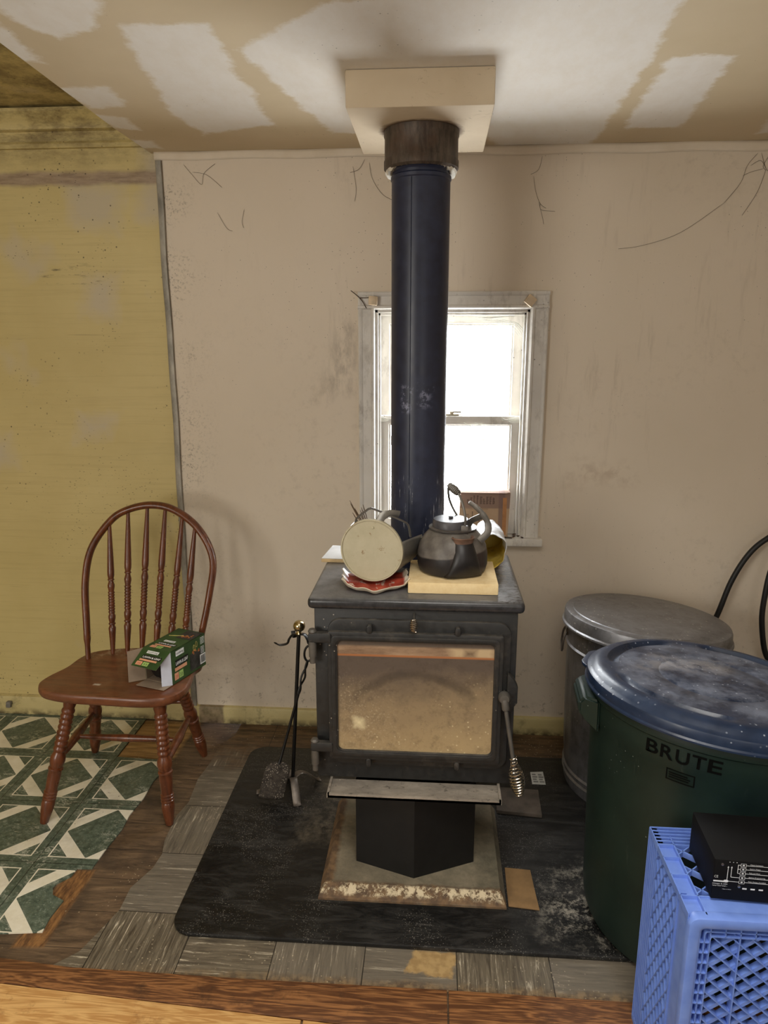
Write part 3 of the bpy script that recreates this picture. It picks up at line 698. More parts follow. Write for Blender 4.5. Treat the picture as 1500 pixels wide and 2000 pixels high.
b = B(); tube(b, coil((-.047, 1.713, .803), (-.047, 1.700, .775), lambda t: .0045 + .0055*math.sin(math.pi*(.15+.8*t)), 6, 12), .0016, 6); part_label(obj('spring_knob', b, CHR, dk), 'small coiled wire knob')

# stovepipe
PX, PY = -.05, 2.09
sp_ = thing('stovepipe', 'tall black stovepipe tinted with blue window glare, rising from the wood stove to the ceiling box', 'stovepipe', (PX, PY, 1.25))
r = .0795
b = B(); lathe(b, [(r+.004, .846), (r+.004, .86), (r, .862), (r, 1.915), (r+.0025, 1.918), (r+.0025, 1.926), (r-.002, 1.930), (r-.002, 1.937), (r+.002, 1.941), (r+.002, 1.95), (r-.003, 1.953), (r-.003, 1.99)], 64, Matrix.Translation((PX, PY, 0)))
box(b, (PX-.0245, PY-r*.985, .862), (PX-.0225, PY-r*.93, 1.914), .0005)
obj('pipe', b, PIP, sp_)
b = B(); lathe(b, [(r+.001, 1.952), (.094, 1.940), (.1005, 1.946), (.1005, 1.965), (.0985, 1.968), (.0985, 2.022), (.1005, 2.026), (.1005, 2.039), (.085, 2.039)], 64, Matrix.Translation((PX, PY, 0)), cap=False)
part_label(obj('flue_collar', b, COLR, sp_), 'wider brown smoke stained collar')
INS = plain('white insulation', S(206, 198, 182), .9, 0, .15, 60)
b = B(); rnd = random.Random(5)
lathe(b, [(.078, 1.9335), (.092, 1.9315), (.0965, 1.938), (.092, 1.945)], 64, Matrix.Translation((PX, PY, 0)), cap=False, fn=lambda x, y, z: (x, y, z + rnd.uniform(-.004, .003) + .016*max(0, -y/.09)**1.0*(1 if abs(x) < .075 else .35)))
part_label(obj('insulation_edge', b, INS, sp_), 'crumbly white insulation under the collar')

# loose pieces on the stove board
WD = plain('dark weathered wood', S(84, 74, 64), .75, 0, .25, 22)
b = B(); prism(b, [(.216, 2.045), (.358, 2.032), (.364, 2.165), (.224, 2.172)], .0165, .0285, 'z', .001)
tag(obj('wood_scrap', b, WD), 'dark flat board on the mat right of the stove pedestal', 'board')
CB = plain('stained plywood piece', S(138, 108, 70), .8, 0, .2, 14)
b = B(); prism(b, [(.216, 1.650), (.297, 1.642), (.293, 1.725), (.291, 1.79), (.219, 1.795), (.217, 1.72)], .0165, .0205, 'z', .0005)
tag(obj('plywood_scrap', b, CB), 'tan stained plywood strip on the mat at the base corner', 'scrap')
LAB = plain('off white paper label', S(190, 190, 184), .7, 0, .05)
tl = thing('paper_label', 'small white printed label lying on the mat by the coiled handle', 'label', (.374, 2.25, .0165))
b = B(); prism(b, [(.351, 2.213), (.397, 2.213), (.398, 2.290), (.353, 2.284)], .0165, .0172); obj('paper', b, LAB, tl, False)
INK = plain('faded grey print', S(124, 124, 120), .7, 0, .05)
b = B()
for i in range(4):
    for j in range(2): box(b, (.357 + j*.021, 2.224+i*.014, .0172), (.374 + j*.021 - (i % 2)*.004, 2.232+i*.014, .0174))
obj('print', b, INK, tl, False)
# ================================================================== things on the stove
TZ = .845
SLB = NT('pale yellow fire brick'); f_ = SLB.noise(40, 5, .7)
SLB = SLB.out(SLB.mix(SLB.mr(f_, .3, .7), S(226, 198, 146), S(240, 218, 172)), .85, 0, SLB.noise(120, 5, .8), .4, .0015, .2)
b = B(); box(b, (-.066, 1.792, TZ+.0005), (.171, 2.000, TZ+.031), .003); tag(obj('fire_brick', b, SLB), 'pale yellow fire brick slab under the kettle', 'fire brick')

# kettle
KZ = TZ + .0315; KX, KY = .052, 1.915
def m_kettle():
    n = NT('dusty black kettle iron'); f = n.noise(40, 5, .7)
    c = n.mix(n.mr(f, .3, .7), S(28, 26, 27), S(42, 38, 38))
    c = n.mix(n.mul(n.mr(n.noise(9, 4, .7, n.vs((2, 2, .3))), .5, .75), .5), c, S(82, 58, 50))
    nz = n.t.nodes.new('ShaderNodeNewGeometry'); sp = n.t.nodes.new('ShaderNodeSeparateXYZ'); n.t.links.new(nz.outputs['Normal'], sp.inputs[0])
    x, y, z = n.xyz()
    edge = n.M('ADD', n.M('MULTIPLY_ADD', x, .12, .056), n.M('MULTIPLY_ADD', n.noise(14, 3), .012, -.006))
    up = n.mul(n.mr(n.M('SUBTRACT', z, edge), -.001, .003), n.mr(sp.outputs[2], -.05, .1))
    c = n.mix(n.mul(up, .8), c, n.mix(n.mr(n.noise(30, 5), .35, .65), S(96, 90, 84), S(128, 122, 114)))
    return n.out(c, .45, 0, f, .15, .001, .45)
KET = m_kettle(); KBK = plain('black kettle iron', S(30, 27, 28), .42, 0, .25, 30); KG = plain('grey tarnished metal', S(120, 116, 110), .42, .6, .15)
kt = thing('kettle', 'black cast iron kettle with coiled bail standing on the fire brick', 'kettle', (KX, KY, KZ))
b = B(); lathe(b, [(0, 0), (.080, 0), (.092, .006), (.0965, .022), (.0965, .050), (.092, .074), (.081, .096), (.066, .113), (.058, .118), (.066, .120), (.066, .123), (0, .125)], 64, Matrix.Translation((KX, KY, KZ)))
obj('body', b, KET, kt)
# broad pouring spout facing front right
b = B()
da = R(-68); d_ = Vector((math.cos(da), math.sin(da), 0)); s_ = Vector((-d_.y, d_.x, 0)); O = Vector((KX, KY, KZ))
def spf(u, v):
    z = .004 + v*.103; half = .056 - .026*v**.8
    out_ = .0925 + .016*math.sin(math.pi*min(v*1.15, 1))**.8 - .004*v
    a = (u - .5)*2
    bul = math.sqrt(max(0, 1-abs(a)**2.5))
    rad = out_*bul + (1-bul)*(.0945 - .055*max(0, v-.35)) * .80
    return O + d_*rad*1.0 + s_*(a*half) + Vector((0, 0, z))
grid(b, 16, 12, spf)
so = obj('spout', b, KBK, kt); solidify(so, .003)
b = B(); M_ = Matrix.Translation(O + d_*.072 + Vector((0, 0, .107))) @ Matrix.Rotation(da+math.pi/2, 4, 'Z') @ Matrix.Diagonal((1.25, .9, 1, 1))
lathe(b, [(.021, -.012), (.024, 0), (.0265, .002), (.024, .004), (.020, .001), (.012, -.006), (0, -.009)], 28, M_); part_label(obj('spout_rim', b, plain('rusty spout rim', S(120, 92, 76), .7, 0, .3, 30), kt), 'rusty brown rim of the spout')
b = B(); lathe(b, [(.047, .121), (.050, .124), (.050, .141), (.047, .145), (0, .147)], 40, Matrix.Translation((KX-.006, KY, KZ))); lathe(b, [(0, .146), (.006, .147), (.007, .152), (0, .154)], 16, Matrix.Translation((KX-.006, KY, KZ)))
obj('lid', b, plain('slate grey lid iron', S(74, 72, 76), .42, 0, .2, 40), kt)
for sx, py in ((1, -.046), (-1, .044)):
    b = B(); box(b, (KX+.030-.010, KY+py-.006, KZ+.105), (KX+.030+.010, KY+py+.006, KZ+.137), .003); obj('bail_ear', b, KET, kt)
b = B()
bail = spline([(KX+.030, KY-.046, KZ+.130), (KX+.031, KY-.050, KZ+.16), (KX+.022, KY-.044, KZ+.20), (KX+.006, KY-.026, KZ+.232), (KX-.004, KY-.008, KZ+.240), (KX-.014, KY+.014, KZ+.228), (KX-.010, KY+.036, KZ+.19), (KX+.008, KY+.046, KZ+.15), (KX+.026, KY+.044, KZ+.130)], 6)
tube(b, bail, .0034, 8); bl = obj('bail', b, KG, kt)
b = B(); tube(b, coil((KX+.012, KY-.034, KZ+.222), (KX-.012, KY+.006, KZ+.238), lambda t: .0045+.005*math.sin(math.pi*(.1+.8*t)), 9, 12), .0021, 6); obj('coil_grip', b, KG, bl)
# curved lid lever / handle at the right
b = B()
tube(b, spline([(KX+.070, KY-.052, KZ+.098), (KX+.090, KY-.050, KZ+.118), (KX+.092, KY-.046, KZ+.142), (KX+.078, KY-.044, KZ+.168), (KX+.058, KY-.042, KZ+.188), (KX+.040, KY-.04, KZ+.200)], 7), [.0085]*8+[.008]*7+[.007]*7+[.006]*7+[.005]*6+[.003], 10, flat=(.6, 1.2), up=(0, 1, 0))
tube(b, spline([(KX+.080, KY-.044, KZ+.166), (KX+.066, KY-.03, KZ+.156), (KX+.050, KY-.010, KZ+.142), (KX+.042, KY+.0, KZ+.126)], 6), .007, 10, flat=(.6, 1.2), up=(0, 1, 0))
part_label(obj('spout_handle', b, KG, kt), 'curved grey forked handle')

# galvanised scuttle lying on its side, base towards the room
GAL = NT('galvanised sheet'); f_ = GAL.noise(26, 6, .7)
GAL = GAL.out(GAL.mix(GAL.mr(f_, .3, .7), S(120, 118, 114), S(150, 148, 142)), .4, .6, f_, .1, .001)
def m_scbase():
    n = NT('painted scuttle base')
    c = n.mix(n.mr(n.noise(10, 5, .7), .3, .7), S(176, 168, 140), S(194, 186, 160))
    c = n.mix(n.mul(n.mr(n.noise(26, 5, .7), .60, .65), .85), c, S(134, 104, 66))
    c = n.mix(n.mul(n.specks(60, .22, 9, .5, .58), .6), c, S(110, 92, 64))
    return n.out(c, .5, .1, n.noise(50, 4), .15, .001, .4)
sc_ = thing('metal_scuttle', 'galvanised metal scuttle lying on its side with its round base facing out', 'scuttle', (-.165, 1.84, TZ+.012))
c0 = Vector((-.166, 1.838, TZ+.103)); ax = Vector((.17, .98, .0)).normalized()
MA = axisM(c0, c0+ax); rb = .0845
sd = Vector((0, 0, 1)).cross(ax) * -1; upv = Vector((0, 0, 1))      # sd points right
b = B()
def scb(u, v):
    # u runs round the lower shell from the left edge to the right edge, v goes back from the base to the mouth
    a0 = R(140 + 16*v); a1 = R(379 - 10*v); a = a0 + (a1-a0)*u
    rr = rb + .014*v; wide = 1 + .12*v*max(0, math.cos(a))
    return c0 + ax*(.145*v) + sd*(rr*wide*math.cos(a)) + upv*(rr*math.sin(a)*(1 - .03*v))
grid(b, 44, 10, scb); so_ = obj('bucket', b, GAL, sc_); solidify(so_, .0012, 0)
b = B(); lathe(b, [(0, .002), (rb-.003, .002), (rb-.002, -.002), (rb+.0015, -.002), (rb+.002, .006), (rb-.001, .010), (0, .010)], 64, MA, cap=False)
bolt = c0 - ax*.0005 + sd*.004 + upv*.063
lathe(b, [(.0036, -.003), (.003, .001), (0, .0018)], 12, axisM(bolt, bolt-ax))
part_label(obj('base_disc', b, m_scbase(), sc_), 'round cream grey base with brown spots')
b = B()
tube(b, spline([(-.212, 1.872, TZ+.160), (-.211, 1.872, TZ+.176), (-.206, 1.870, TZ+.186), (-.180, 1.872, TZ+.207), (-.173, 1.873, TZ+.210), (-.163, 1.875, TZ+.209), (-.112, 1.886, TZ+.186), (-.082, 1.892, TZ+.171), (-.073, 1.895, TZ+.164), (-.068, 1.898, TZ+.152), (-.064, 1.903, TZ+.126)], 5), .0042, 10, flat=(.7, 1.3))
obj('bail_handle', b, KG, sc_)
b = B(); tube(b, spline([(-.150, 1.862, TZ+.172), (-.138, 1.872, TZ+.190), (-.118, 1.884, TZ+.196), (-.095, 1.90, TZ+.190)], 6), [.007]*10+[.006]*9, 10, flat=(.5, 1.6), up=(0, 1, 0)); part_label(obj('rear_grip', b, GAL, sc_), 'curved sheet metal grip')

# red and white crumpled packet under the scuttle
def m_pack():
    n = NT('red and cream paper packet'); x, y, z = n.xyz()
    k = n.poly([(-.080, -.050), (-.01, -.090), (.076, -.052), (.08, .07), (-.08, .07)], (0, 1), .003, .006, 20)
    c = n.mix(k, n.mix(n.mr(n.noise(20, 4), .3, .7), S(206, 192, 168), S(228, 218, 198)), n.mix(n.mr(n.noise(26, 5, .7), .35, .65), S(146, 50, 38), S(196, 84, 64)))
    c = n.mix(n.mul(n.mul(k, n.mr(n.noise(34, 3, .6, n.vs((2, 1, 1))), .60, .64)), .8), c, S(224, 206, 190))
    return n.out(c, .45, 0, n.noise(40, 5), .3, .002, .4)
b = B()
def pk(u, v):
    x = (u-.5)*.180; y = (v-.5)*.150
    yy = y - .034*max(0, 1-abs(u-.45)*2.4)*(1-v)**1.5 + .020*abs(u-.5)*(1-v)
    fold = .004*math.sin(u*21+v*4)*(1-v) + .003*math.sin(v*17+u*6)
    rim = .012*max(0, (.10-v)/.10)**1.2 + .014*max(0, (.08-u)/.08) + .012*max(0, (u-.92)/.08)
    z = .006 + fold*.5 + rim*(1 + .12*math.sin(u*26+v*9)) + .012*abs(u-.5)**1.3
    return Vector((x + .002*math.sin(v*20), yy, max(.0025, z)))
grid(b, 48, 40, pk)
pko = obj('paper_packet', b, m_pack()); solidify(pko, .0015, 0)
pko.location = (-.158, 1.862, TZ+.0005); pko.rotation_euler = (0, 0, R(6)); tag(pko, 'crumpled red and cream paper packet under the metal pail', 'packet')

# white tile with a tan edge at the left rear
WT = plain('white glazed tile', S(226, 228, 230), .25, 0, .03); TE = plain('tan tile body', S(196, 170, 126), .8)
tt = thing('ceramic_tile', 'white tile with tan edge jutting over the left side of the stove', 'tile', (-.23, 2.14, TZ))
b = B(); prism(b, [(-.338, 2.055), (-.19, 2.05), (-.18, 2.19), (-.325, 2.20)], TZ+.0005, TZ+.011, 'z', .001); obj('tile_body', b, TE, tt)
b = B(); prism(b, [(-.337, 2.056), (-.191, 2.051), (-.181, 2.189), (-.324, 2.199)], TZ+.0112, TZ+.0135, 'z', .0008); obj('glaze', b, WT, tt)

# opened yellow and white paper sack behind the kettle
def m_sack():
    n = NT('yellow and white paper sack'); x, y, z = n.xyz()
    k = n.mr(n.M('ADD', n.M('ADD', z, n.mul(x, .35)), n.M('MULTIPLY_ADD', n.noise(9, 3), .03, -.015)), .062, .070)
    c = n.mix(k, n.mix(n.mr(n.noise(14, 5), .3, .7), S(190, 160, 54), S(214, 188, 92)), S(222, 224, 228))
    c = n.mix(n.mul(n.mr(n.noise(26, 5, .7), .58, .68), .6), c, S(96, 76, 44))
    return n.out(c, .5, 0, n.noise(22, 6, .7), .5, .004, .4)
b = B()
def sk(u, v):
    a = 2*math.pi*u; rr = .056*(1 + .05*math.sin(3*a+v*9) + .03*math.sin(7*a-v*14) + .02*math.sin(11*a+25*v)) * (1 - .12*v)
    y = -.115 + v*.19 + (.020*math.sin(2*a+.6) + .012*math.sin(5*a) if v < .12 else .004*math.sin(5*a+9*v))
    return Vector((rr*math.cos(a)*.92, y, .0545 + rr*math.sin(a)*.94))
nx, ny = 48, 22
V = [[b.verts.new(sk(i/nx, j/ny)) for i in range(nx)] for j in range(ny+1)]
for j in range(ny):
    for i in range(nx): b.faces.new((V[j][i], V[j][(i+1) % nx], V[j+1][(i+1) % nx], V[j+1][i]))
b.faces.new(V[ny])
sk_ = obj('paper_sack', b, m_sack()); solidify(sk_, .0012)
sk_.location = (.166, 2.130, TZ+.003); sk_.rotation_euler = (0, 0, R(-4)); tag(sk_, 'open yellow and white paper sack lying behind the kettle', 'paper sack')

# corrugated box on the window sill
def m_carton():
    n = NT('printed brown carton'); x, y, z = n.xyz()
    c = n.mix(n.mr(n.noise(12, 5), .3, .7), S(186, 158, 130), S(204, 176, 148))
    top = n.mul(n.mr(z, .108, .111), .75); c = n.mix(top, c, S(140, 116, 108))
    side = n.mul(n.mul(n.mr(x, .052, .056), n.mr(x, .078, .074)), .75); c = n.mix(side, c, S(136, 112, 106))
    return n.out(c, .75, 0, n.noise(50, 4), .15, .001, .3)
CTN = m_carton()
BXC = Vector((.178, 2.582, .8005))
bx = thing('cardboard_carton', 'brown printed cardboard box standing on the window sill', 'box', BXC)
b = B(); box(b, (.088, 2.548, .8008), (.268, 2.611, .972), .004); 
for v in b.verts:
    if v.co.z > .9: v.co.x += .006*(v.co.z-.9)/.07; v.co.z += .004*math.sin(v.co.x*60)
obj('carton', b, CTN, bx)
b = B(); box(b, (.092, 2.540, .968), (.262, 2.575, .9705), .0008, Matrix.Translation((.177, 2.55, .97)) @ Matrix.Rotation(R(12), 4, 'X') @ Matrix.Translation((-.177, -2.55, -.97))); obj('top_flap', b, CTN, bx)
PRT = plain('dark carton print', S(84, 66, 60), .8)
b = B(); MF = frameM((.090, 2.5474, .801), (1, 0, 0), (0, 0, 1))
rnd = random.Random(2)
for i in range(9):
    for k in range(rnd.randint(5, 9)):
        x0 = .028 + i*.0115; z0 = .125 + k*.0036; quad(b, MF, x0, z0, x0+rnd.uniform(.004, .009), z0+.0018)
for k in range(6): quad(b, MF, .017, .055+k*.006, .036, .0565+k*.006)
for cx, n_ in ((.072, 7), (.080, 5), (.047, 4)):
    for k in range(n_): quad(b, MF, cx, .092-k*.0065, cx+.0035, .096-k*.0065)
for cx in (.088, .096): 
    quad(b, MF, cx, .043, cx+.006, .050)
for z_ in (.106, .040): quad(b, MF, .014, z_, .105, z_+.0008)
for k in range(14): quad(b, MF, .096, .036-k*.002, .101, .037-k*.002)
obj('carton_print', b, PRT, bx, False)
b = B(); quad(b, frameM((.247, 2.5472, .812), (1, 0, 0), (0, 0, 1)), 0, 0, .014, .138); part_label(obj('orange_label', b, plain('orange carton label', S(196, 140, 92), .7), bx, False), 'orange paper label')
# dead leaf litter on the sill
b = B(); rnd = random.Random(9)
for k in range(26):
    x = rnd.uniform(.20, .335); y = rnd.uniform(2.542, 2.60) if x > .285 else rnd.uniform(2.538, 2.546); s = rnd.uniform(.003, .009)
    M_ = Matrix.Translation((x, y, .8015+s*.35)) @ Euler((rnd.uniform(-1, 1)*.4, rnd.uniform(-1, 1)*.4, rnd.uniform(0, 6))).to_matrix().to_4x4() @ Matrix.Diagonal((s, s*.6, s*.22, 1))
    bmesh.ops.create_icosphere(b, subdivisions=1, radius=1, matrix=M_)
o = obj('sill_debris', b, plain('brown leaf crumbs', S(86, 66, 50), .9, 0, .3)); o['kind'] = 'stuff'; tag(o, 'scattered brown crumbs and dead leaves along the window sill', 'debris')
# twigs behind the scuttle
b = B(); rnd = random.Random(4)
for k in range(9):
    p0 = Vector((-.225+rnd.uniform(-.008, .008), 2.35, TZ-.03)); 
    a = Vector((-.258+rnd.uniform(-.022, .03), 2.36+rnd.uniform(-.01, .02), .985+rnd.uniform(-.03, .03)))
    base = Vector((-.195 + k*.001, 2.155+k*.0015, TZ+.004)); mid = (base*.45 + a*.55)
    a2 = Vector((-.245+rnd.uniform(-.02, .025), 2.16+rnd.uniform(-.02, .02), TZ+.150+rnd.uniform(-.02, .025)))
    tube(b, spline([base, base*.5+a2*.5+Vector((.004, 0, .004)), a2], 4), [.0014]*8+[.0006], 5)
tag(obj('dry_twigs', b, plain('dry brown twig', S(92, 70, 44), .8)), 'small bunch of dry twigs sticking up behind the metal pail', 'twigs')
# ================================================================== fireplace tool stand and shovel
BLKI = plain('black wrought iron', S(26, 25, 24), .45, .2, .25, 60)
STL = plain('dull worn steel', S(120, 112, 104), .45, .7, .2, 30)
BRS = plain('polished brass ball', S(206, 190, 150), .18, 1.0, .06)
ts = thing('fireplace_tool_stand', 'black iron fireplace tool stand with brass ball left of the stove', 'tool stand', (-.463, 2.125, .016))
hub = Vector((-.463, 2.125, .062)); top = Vector((-.4265, 2.12, .585))
b = B(); tube(b, [hub + Vector((0, 0, -.012)), top], .0062, 14); obj('pole', b, BLKI, ts)
b = B(); M_ = axisM(top, top + (top-hub)); lathe(b, [(.006, -.006), (.011, .0), (.006, .006), (.0055, .009)], 20, M_); lathe(b, [(.0195*math.sin(math.pi*k/14)+1e-7 if 0 < k < 14 else 0, .0255-.0195*math.cos(math.pi*k/14)) for k in range(15)], 28, M_)
part_label(obj('ball_finial', b, BRS, ts), 'shiny brass ball on top')
b = B()
for sgn in (-1, 1):
    tube(b, spline([top+Vector((0, -.001, -.003)), top+Vector((sgn*.018, -.003, -.002)), top+Vector((sgn*.030, -.007, -.016)), top+Vector((sgn*.036, -.010, -.030)), top+Vector((sgn*.050, -.014, -.034)), top+Vector((sgn*.062, -.020, -.032)), top+Vector((sgn*.070, -.030, -.022))], 5), .0055, 10, flat=(.45, 1.5), up=(0, 0, 1))
    tube(b, spline([top+Vector((sgn*.004, .004, -.003)), top+Vector((sgn*.014, .024, -.010)), top+Vector((sgn*.022, .04, -.03)), top+Vector((sgn*.028, .055, -.03)), top+Vector((sgn*.032, .064, -.018))], 5), .005, 10, flat=(.45, 1.5), up=(0, 0, 1))
obj('hook_arm', b, BLKI, ts)
for tip in ((-.432, 2.040, .017), (-.385, 2.185, .017), (-.575, 2.10, .017), (-.50, 2.20, .017)):
    tip = Vector(tip); dv = tip - hub; dv.z = 0
    b = B(); tube(b, spline([hub + Vector((0, 0, .0)), hub + dv*.3 + Vector((0, 0, .010)), hub + dv*.62 + Vector((0, 0, -.008)), hub + dv*.88 + Vector((0, 0, -.034)), tip + Vector((0, 0, .0025)), tip + dv*.06 + Vector((0, 0, .0025))], 5), .011, 12, flat=(.22, 1.15), up=(0, 0, 1))
    part_label(obj('foot', b, STL, ts), 'flat arched grey steel foot')
sh = thing('hearth_shovel', 'black hearth shovel with ash covered blade hanging on the tool stand', 'shovel', (-.50, 2.07, .03))
lp = Vector((-.391, 2.092, .530))
b = B(); tube(b, [lp + Vector((.0135*math.cos(a)+.002*math.sin(a), .002*math.cos(a), .026*math.sin(a))) for a in [2*math.pi*k/28 for k in range(28)]], .0036, 10, closed=True); obj('handle_loop', b, BLKI, sh)
b = B(); p0 = lp + Vector((-.004, 0, -.025)); p1 = Vector((-.489, 2.072, .165))
for ph in (0, math.pi):
    pts = []
    for k in range(34):
        t = k/33; q = p0.lerp(p1, t*.36); rr = .006*math.sin(math.pi*t); pts.append(q + Vector((rr*math.cos(ph+7*t), rr*math.sin(ph+7*t), 0)))
    tube(b, pts, .0034, 8)
tube(b, [p0.lerp(p1, .34), p0.lerp(p1, .7), p1, Vector((-.494, 2.066, .150))], [.0045, .0045, .005, .006], 10); obj('shaft', b, BLKI, sh)
def m_blade():
    n = NT('ash and soot crusted blade'); f = n.noise(70, 6, .8)
    c = n.mix(n.mr(f, .35, .65), S(40, 36, 32), S(84, 76, 68))
    c = n.mix(n.mul(n.specks(170, .34, 20, .42, .52), .8), c, S(178, 168, 152))
    return n.out(c, .7, .2, f, .7, .003, .3)
b = B()
def bl_(u, v):
    h = .042*(1 - max(0, (v-.72)/.28)**2.2*.62); a = (u-.5)*2
    z = .026 + v*.128; yy = .006*a*a*(1 if v < .95 else .6) - .004
    return Vector((-.524 + v*.030 + a*h, 2.058 + yy + .012*v, z))
grid(b, 18, 16, bl_); bo = obj('blade', b, m_blade(), sh); solidify(bo, .002, 0)

# ================================================================== chair
def m_wood():
    n = NT('red brown varnished wood')
    g = n.noise(9, 6, .65, n.vs((6, 6, .8)), .5)
    c = n.mix(n.mr(g, .3, .7), S(70, 36, 20), S(120, 66, 36))
    c = n.mix(n.mul(n.mr(n.noise(34, 6, .78), .56, .7), .4), c, S(150, 96, 58))
    c = n.mix(n.mul(n.specks(90, .13, 4, .54, .6), .4), c, S(170, 130, 92))
    return n.out(c, n.mr(n.noise(14, 4), .3, .7, .26, .42), 0, g, .08, .0008, .5, .15)
WOOD = m_wood()
def m_seat():
    n = NT('worn varnished seat'); g = n.noise(9, 6, .65, n.vs((1.2, 9, 5)), .5)
    c = n.mix(n.mr(g, .3, .7), S(82, 46, 26), S(128, 76, 46))
    c = n.mix(n.mul(n.mr(n.noise(9, 6, .75), .46, .66), .5), c, S(122, 88, 64))
    sp = n.poly([(-.045, -.115), (-.025, -.115), (-.025, -.105), (-.045, -.105)], (0, 1), .004, .004, 60)
    c = n.mix(n.mul(sp, .9), c, S(206, 196, 180))
    du = n.mul(n.poly([(-.2, .09), (.12, .13), (.12, .18), (-.15, .18)], (0, 1), .03, .04, 14), n.mr(n.noise(40, 5, .75), .48, .6))
    c = n.mix(n.mul(du, .7), c, S(170, 150, 126))
    return n.out(c, n.mr(n.noise(12, 4), .3, .7, .3, .5), 0, g, .1, .0008, .5, .1)
CX, CY = -1.02, 2.12
ch = thing('windsor_chair', 'red brown wooden spindle back chair against the yellow wall', 'chair', (CX, CY, 0.004))
SZ = .443
seat_out = spline([(-1.12, 1.930, 0), (-1.0, 1.923, 0), (-.87, 1.918, 0), (-.80, 1.938, 0), (-.768, 1.985, 0), (-.768, 2.06, 0), (-.783, 2.14, 0), (-.775, 2.195, 0), (-.815, 2.255, 0), (-.90, 2.285, 0), (-1.0, 2.292, 0), (-1.10, 2.280, 0), (-1.18, 2.245, 0), (-1.205, 2.19, 0), (-1.213, 2.12, 0), (-1.238, 2.05, 0), (-1.242, 2.0, 0), (-1.205, 1.953, 0)], 5, True)
b = B(); cen = Vector((-1.0, 2.10, 0)); N_ = len(seat_out); rings = []
def sz(p):
    d = Vector((p.x+1.0, p.y-2.13, 0)); return -.010*math.exp(-(d.length/.13)**2) + .004*math.exp(-((p.x+1.0)/.03)**2)*max(0, (2.12-p.y)/.2)
for s_, dz in ((1.0, -.019), (1.0, -.010), (.992, -.003), (.975, 0), (.9, 0), (.75, 0), (.55, 0), (.35, 0), (.15, 0)):
    rr = []
    for p in seat_out:
        q = cen + (p-cen)*s_; rr.append(b.verts.new((q.x, q.y, SZ + dz + (sz(q) if dz == 0 and s_ < .95 else 0))))
    rings.append(rr)
under = [[b.verts.new((*(cen + (p-cen)*s_).xy, SZ+dz)) for p in seat_out] for s_, dz in ((.985, -.028), (.95, -.033))]
for A_, C_ in list(zip(rings, rings[1:])) + [(under[0], rings[0]), (under[1], under[0])]:
    for i in range(N_): b.faces.new((A_[i], A_[(i+1) % N_], C_[(i+1) % N_], C_[i]))
b.faces.new(rings[-1]); b.faces.new(under[1])
obj('seat', b, m_seat(), ch)
legprof = [(.0175, 0), (.0185, .02), (.0205, .055), (.0175, .09)]
for k in range(8):
    t = .10 + k*.042; legprof += [(.0168, t), (.0198, t+.012), (.0205, t+.021), (.0198, t+.030), (.0168, t+.041)]
legprof += [(.018, .45), (.0225, .475), (.0232, .51), (.020, .548), (.0185, .556), (.0225, .562), (.0230, .572), (.0205, .58), (.0205, .62), (.0185, .70), (.0178, .735)]
for k in range(3):
    t = .742 + k*.024; legprof += [(.0178, t), (.0205, t+.006), (.0205, t+.016), (.0178, t+.022)]
legprof += [(.0195, .82), (.0205, .85), (.0185, .90), (.0145, .96), (.0125, .994), (.0115, 1.0)]
SEATB = SZ - .033
legs = {}
for key, p0, p1 in (('fl', (-1.128, 1.985, SEATB+.004), (-1.223, 1.912, .0045)), ('fr', (-.838, 1.968, SEATB+.004), (-.822, 1.935, .0035)), ('bl', (-1.150, 2.19, SEATB+.004), (-1.251, 2.322, .0045)), ('br', (-.868, 2.19, SEATB+.004), (-.837, 2.330, .0035))):
    b = B(); turned(b, p0, p1, legprof, 24); legs[key] = (Vector(p0), Vector(p1)); obj('leg', b, WOOD, ch)
def on(key, t): a, c = legs[key]; return a.lerp(c, t)
def stretcher(p0, p1, r=.0105):
    b = B(); turned(b, p0, p1, [(.007, 0), (.0075, .05), (r*.9, .2), (r*1.12, .42), (r*1.25, .46), (r*1.25, .54), (r*1.12, .58), (r*.9, .8), (.0075, .95), (.007, 1)], 18); return obj('stretcher', b, WOOD, ch)
l0, l1 = on('fl', .52), on('bl', .50); r0, r1 = on('fr', .52), on('br', .50)
stretcher(l0, l1, .0125); stretcher(r0, r1, .0125); stretcher(l0.lerp(l1, .47), r0.lerp(r1, .47)); stretcher(on('bl', .36), on('br', .36))
bow = spline([(-1.172, 2.19, SZ-.012), (-1.182, 2.222, .56), (-1.195, 2.265, .69), (-1.182, 2.305, .80), (-1.122, 2.345, .892), (-1.06, 2.362, .929), (-.978, 2.370, .943), (-.895, 2.364, .925), (-.81, 2.34, .866), (-.757, 2.31, .77), (-.763, 2.268, .65), (-.79, 2.228, .50), (-.797, 2.215, SZ-.012)], 8)
b = B(); nb = len(bow); tube(b, bow, [.0125 + .003*math.sin(math.pi*i/(nb-1)) - (.003 if i < 5 or i > nb-6 else 0) for i in range(nb)], 14, flat=(1.08, .82), up=(0, 1, 0)); obj('bow', b, WOOD, ch)
spprof = [(.0055, 0), (.0075, .03), (.0115, .17), (.0125, .20), (.0095, .215), (.0085, .222), (.0118, .228), (.0118, .236), (.009, .242), (.0118, .27), (.0122, .29), (.0095, .305)]
for k in range(8):
    t = .312 + k*.021; spprof += [(.0092, t), (.0112, t+.005), (.0112, t+.014), (.0092, t+.019)]
spprof += [(.0095, .485), (.0118, .51), (.0120, .525), (.0085, .552), (.0082, .558), (.0112, .562), (.0112, .570), (.0092, .576), (.0115, .60), (.0118, .63), (.0105, .72), (.0082, .86), (.0062, .97), (.0055, 1)]
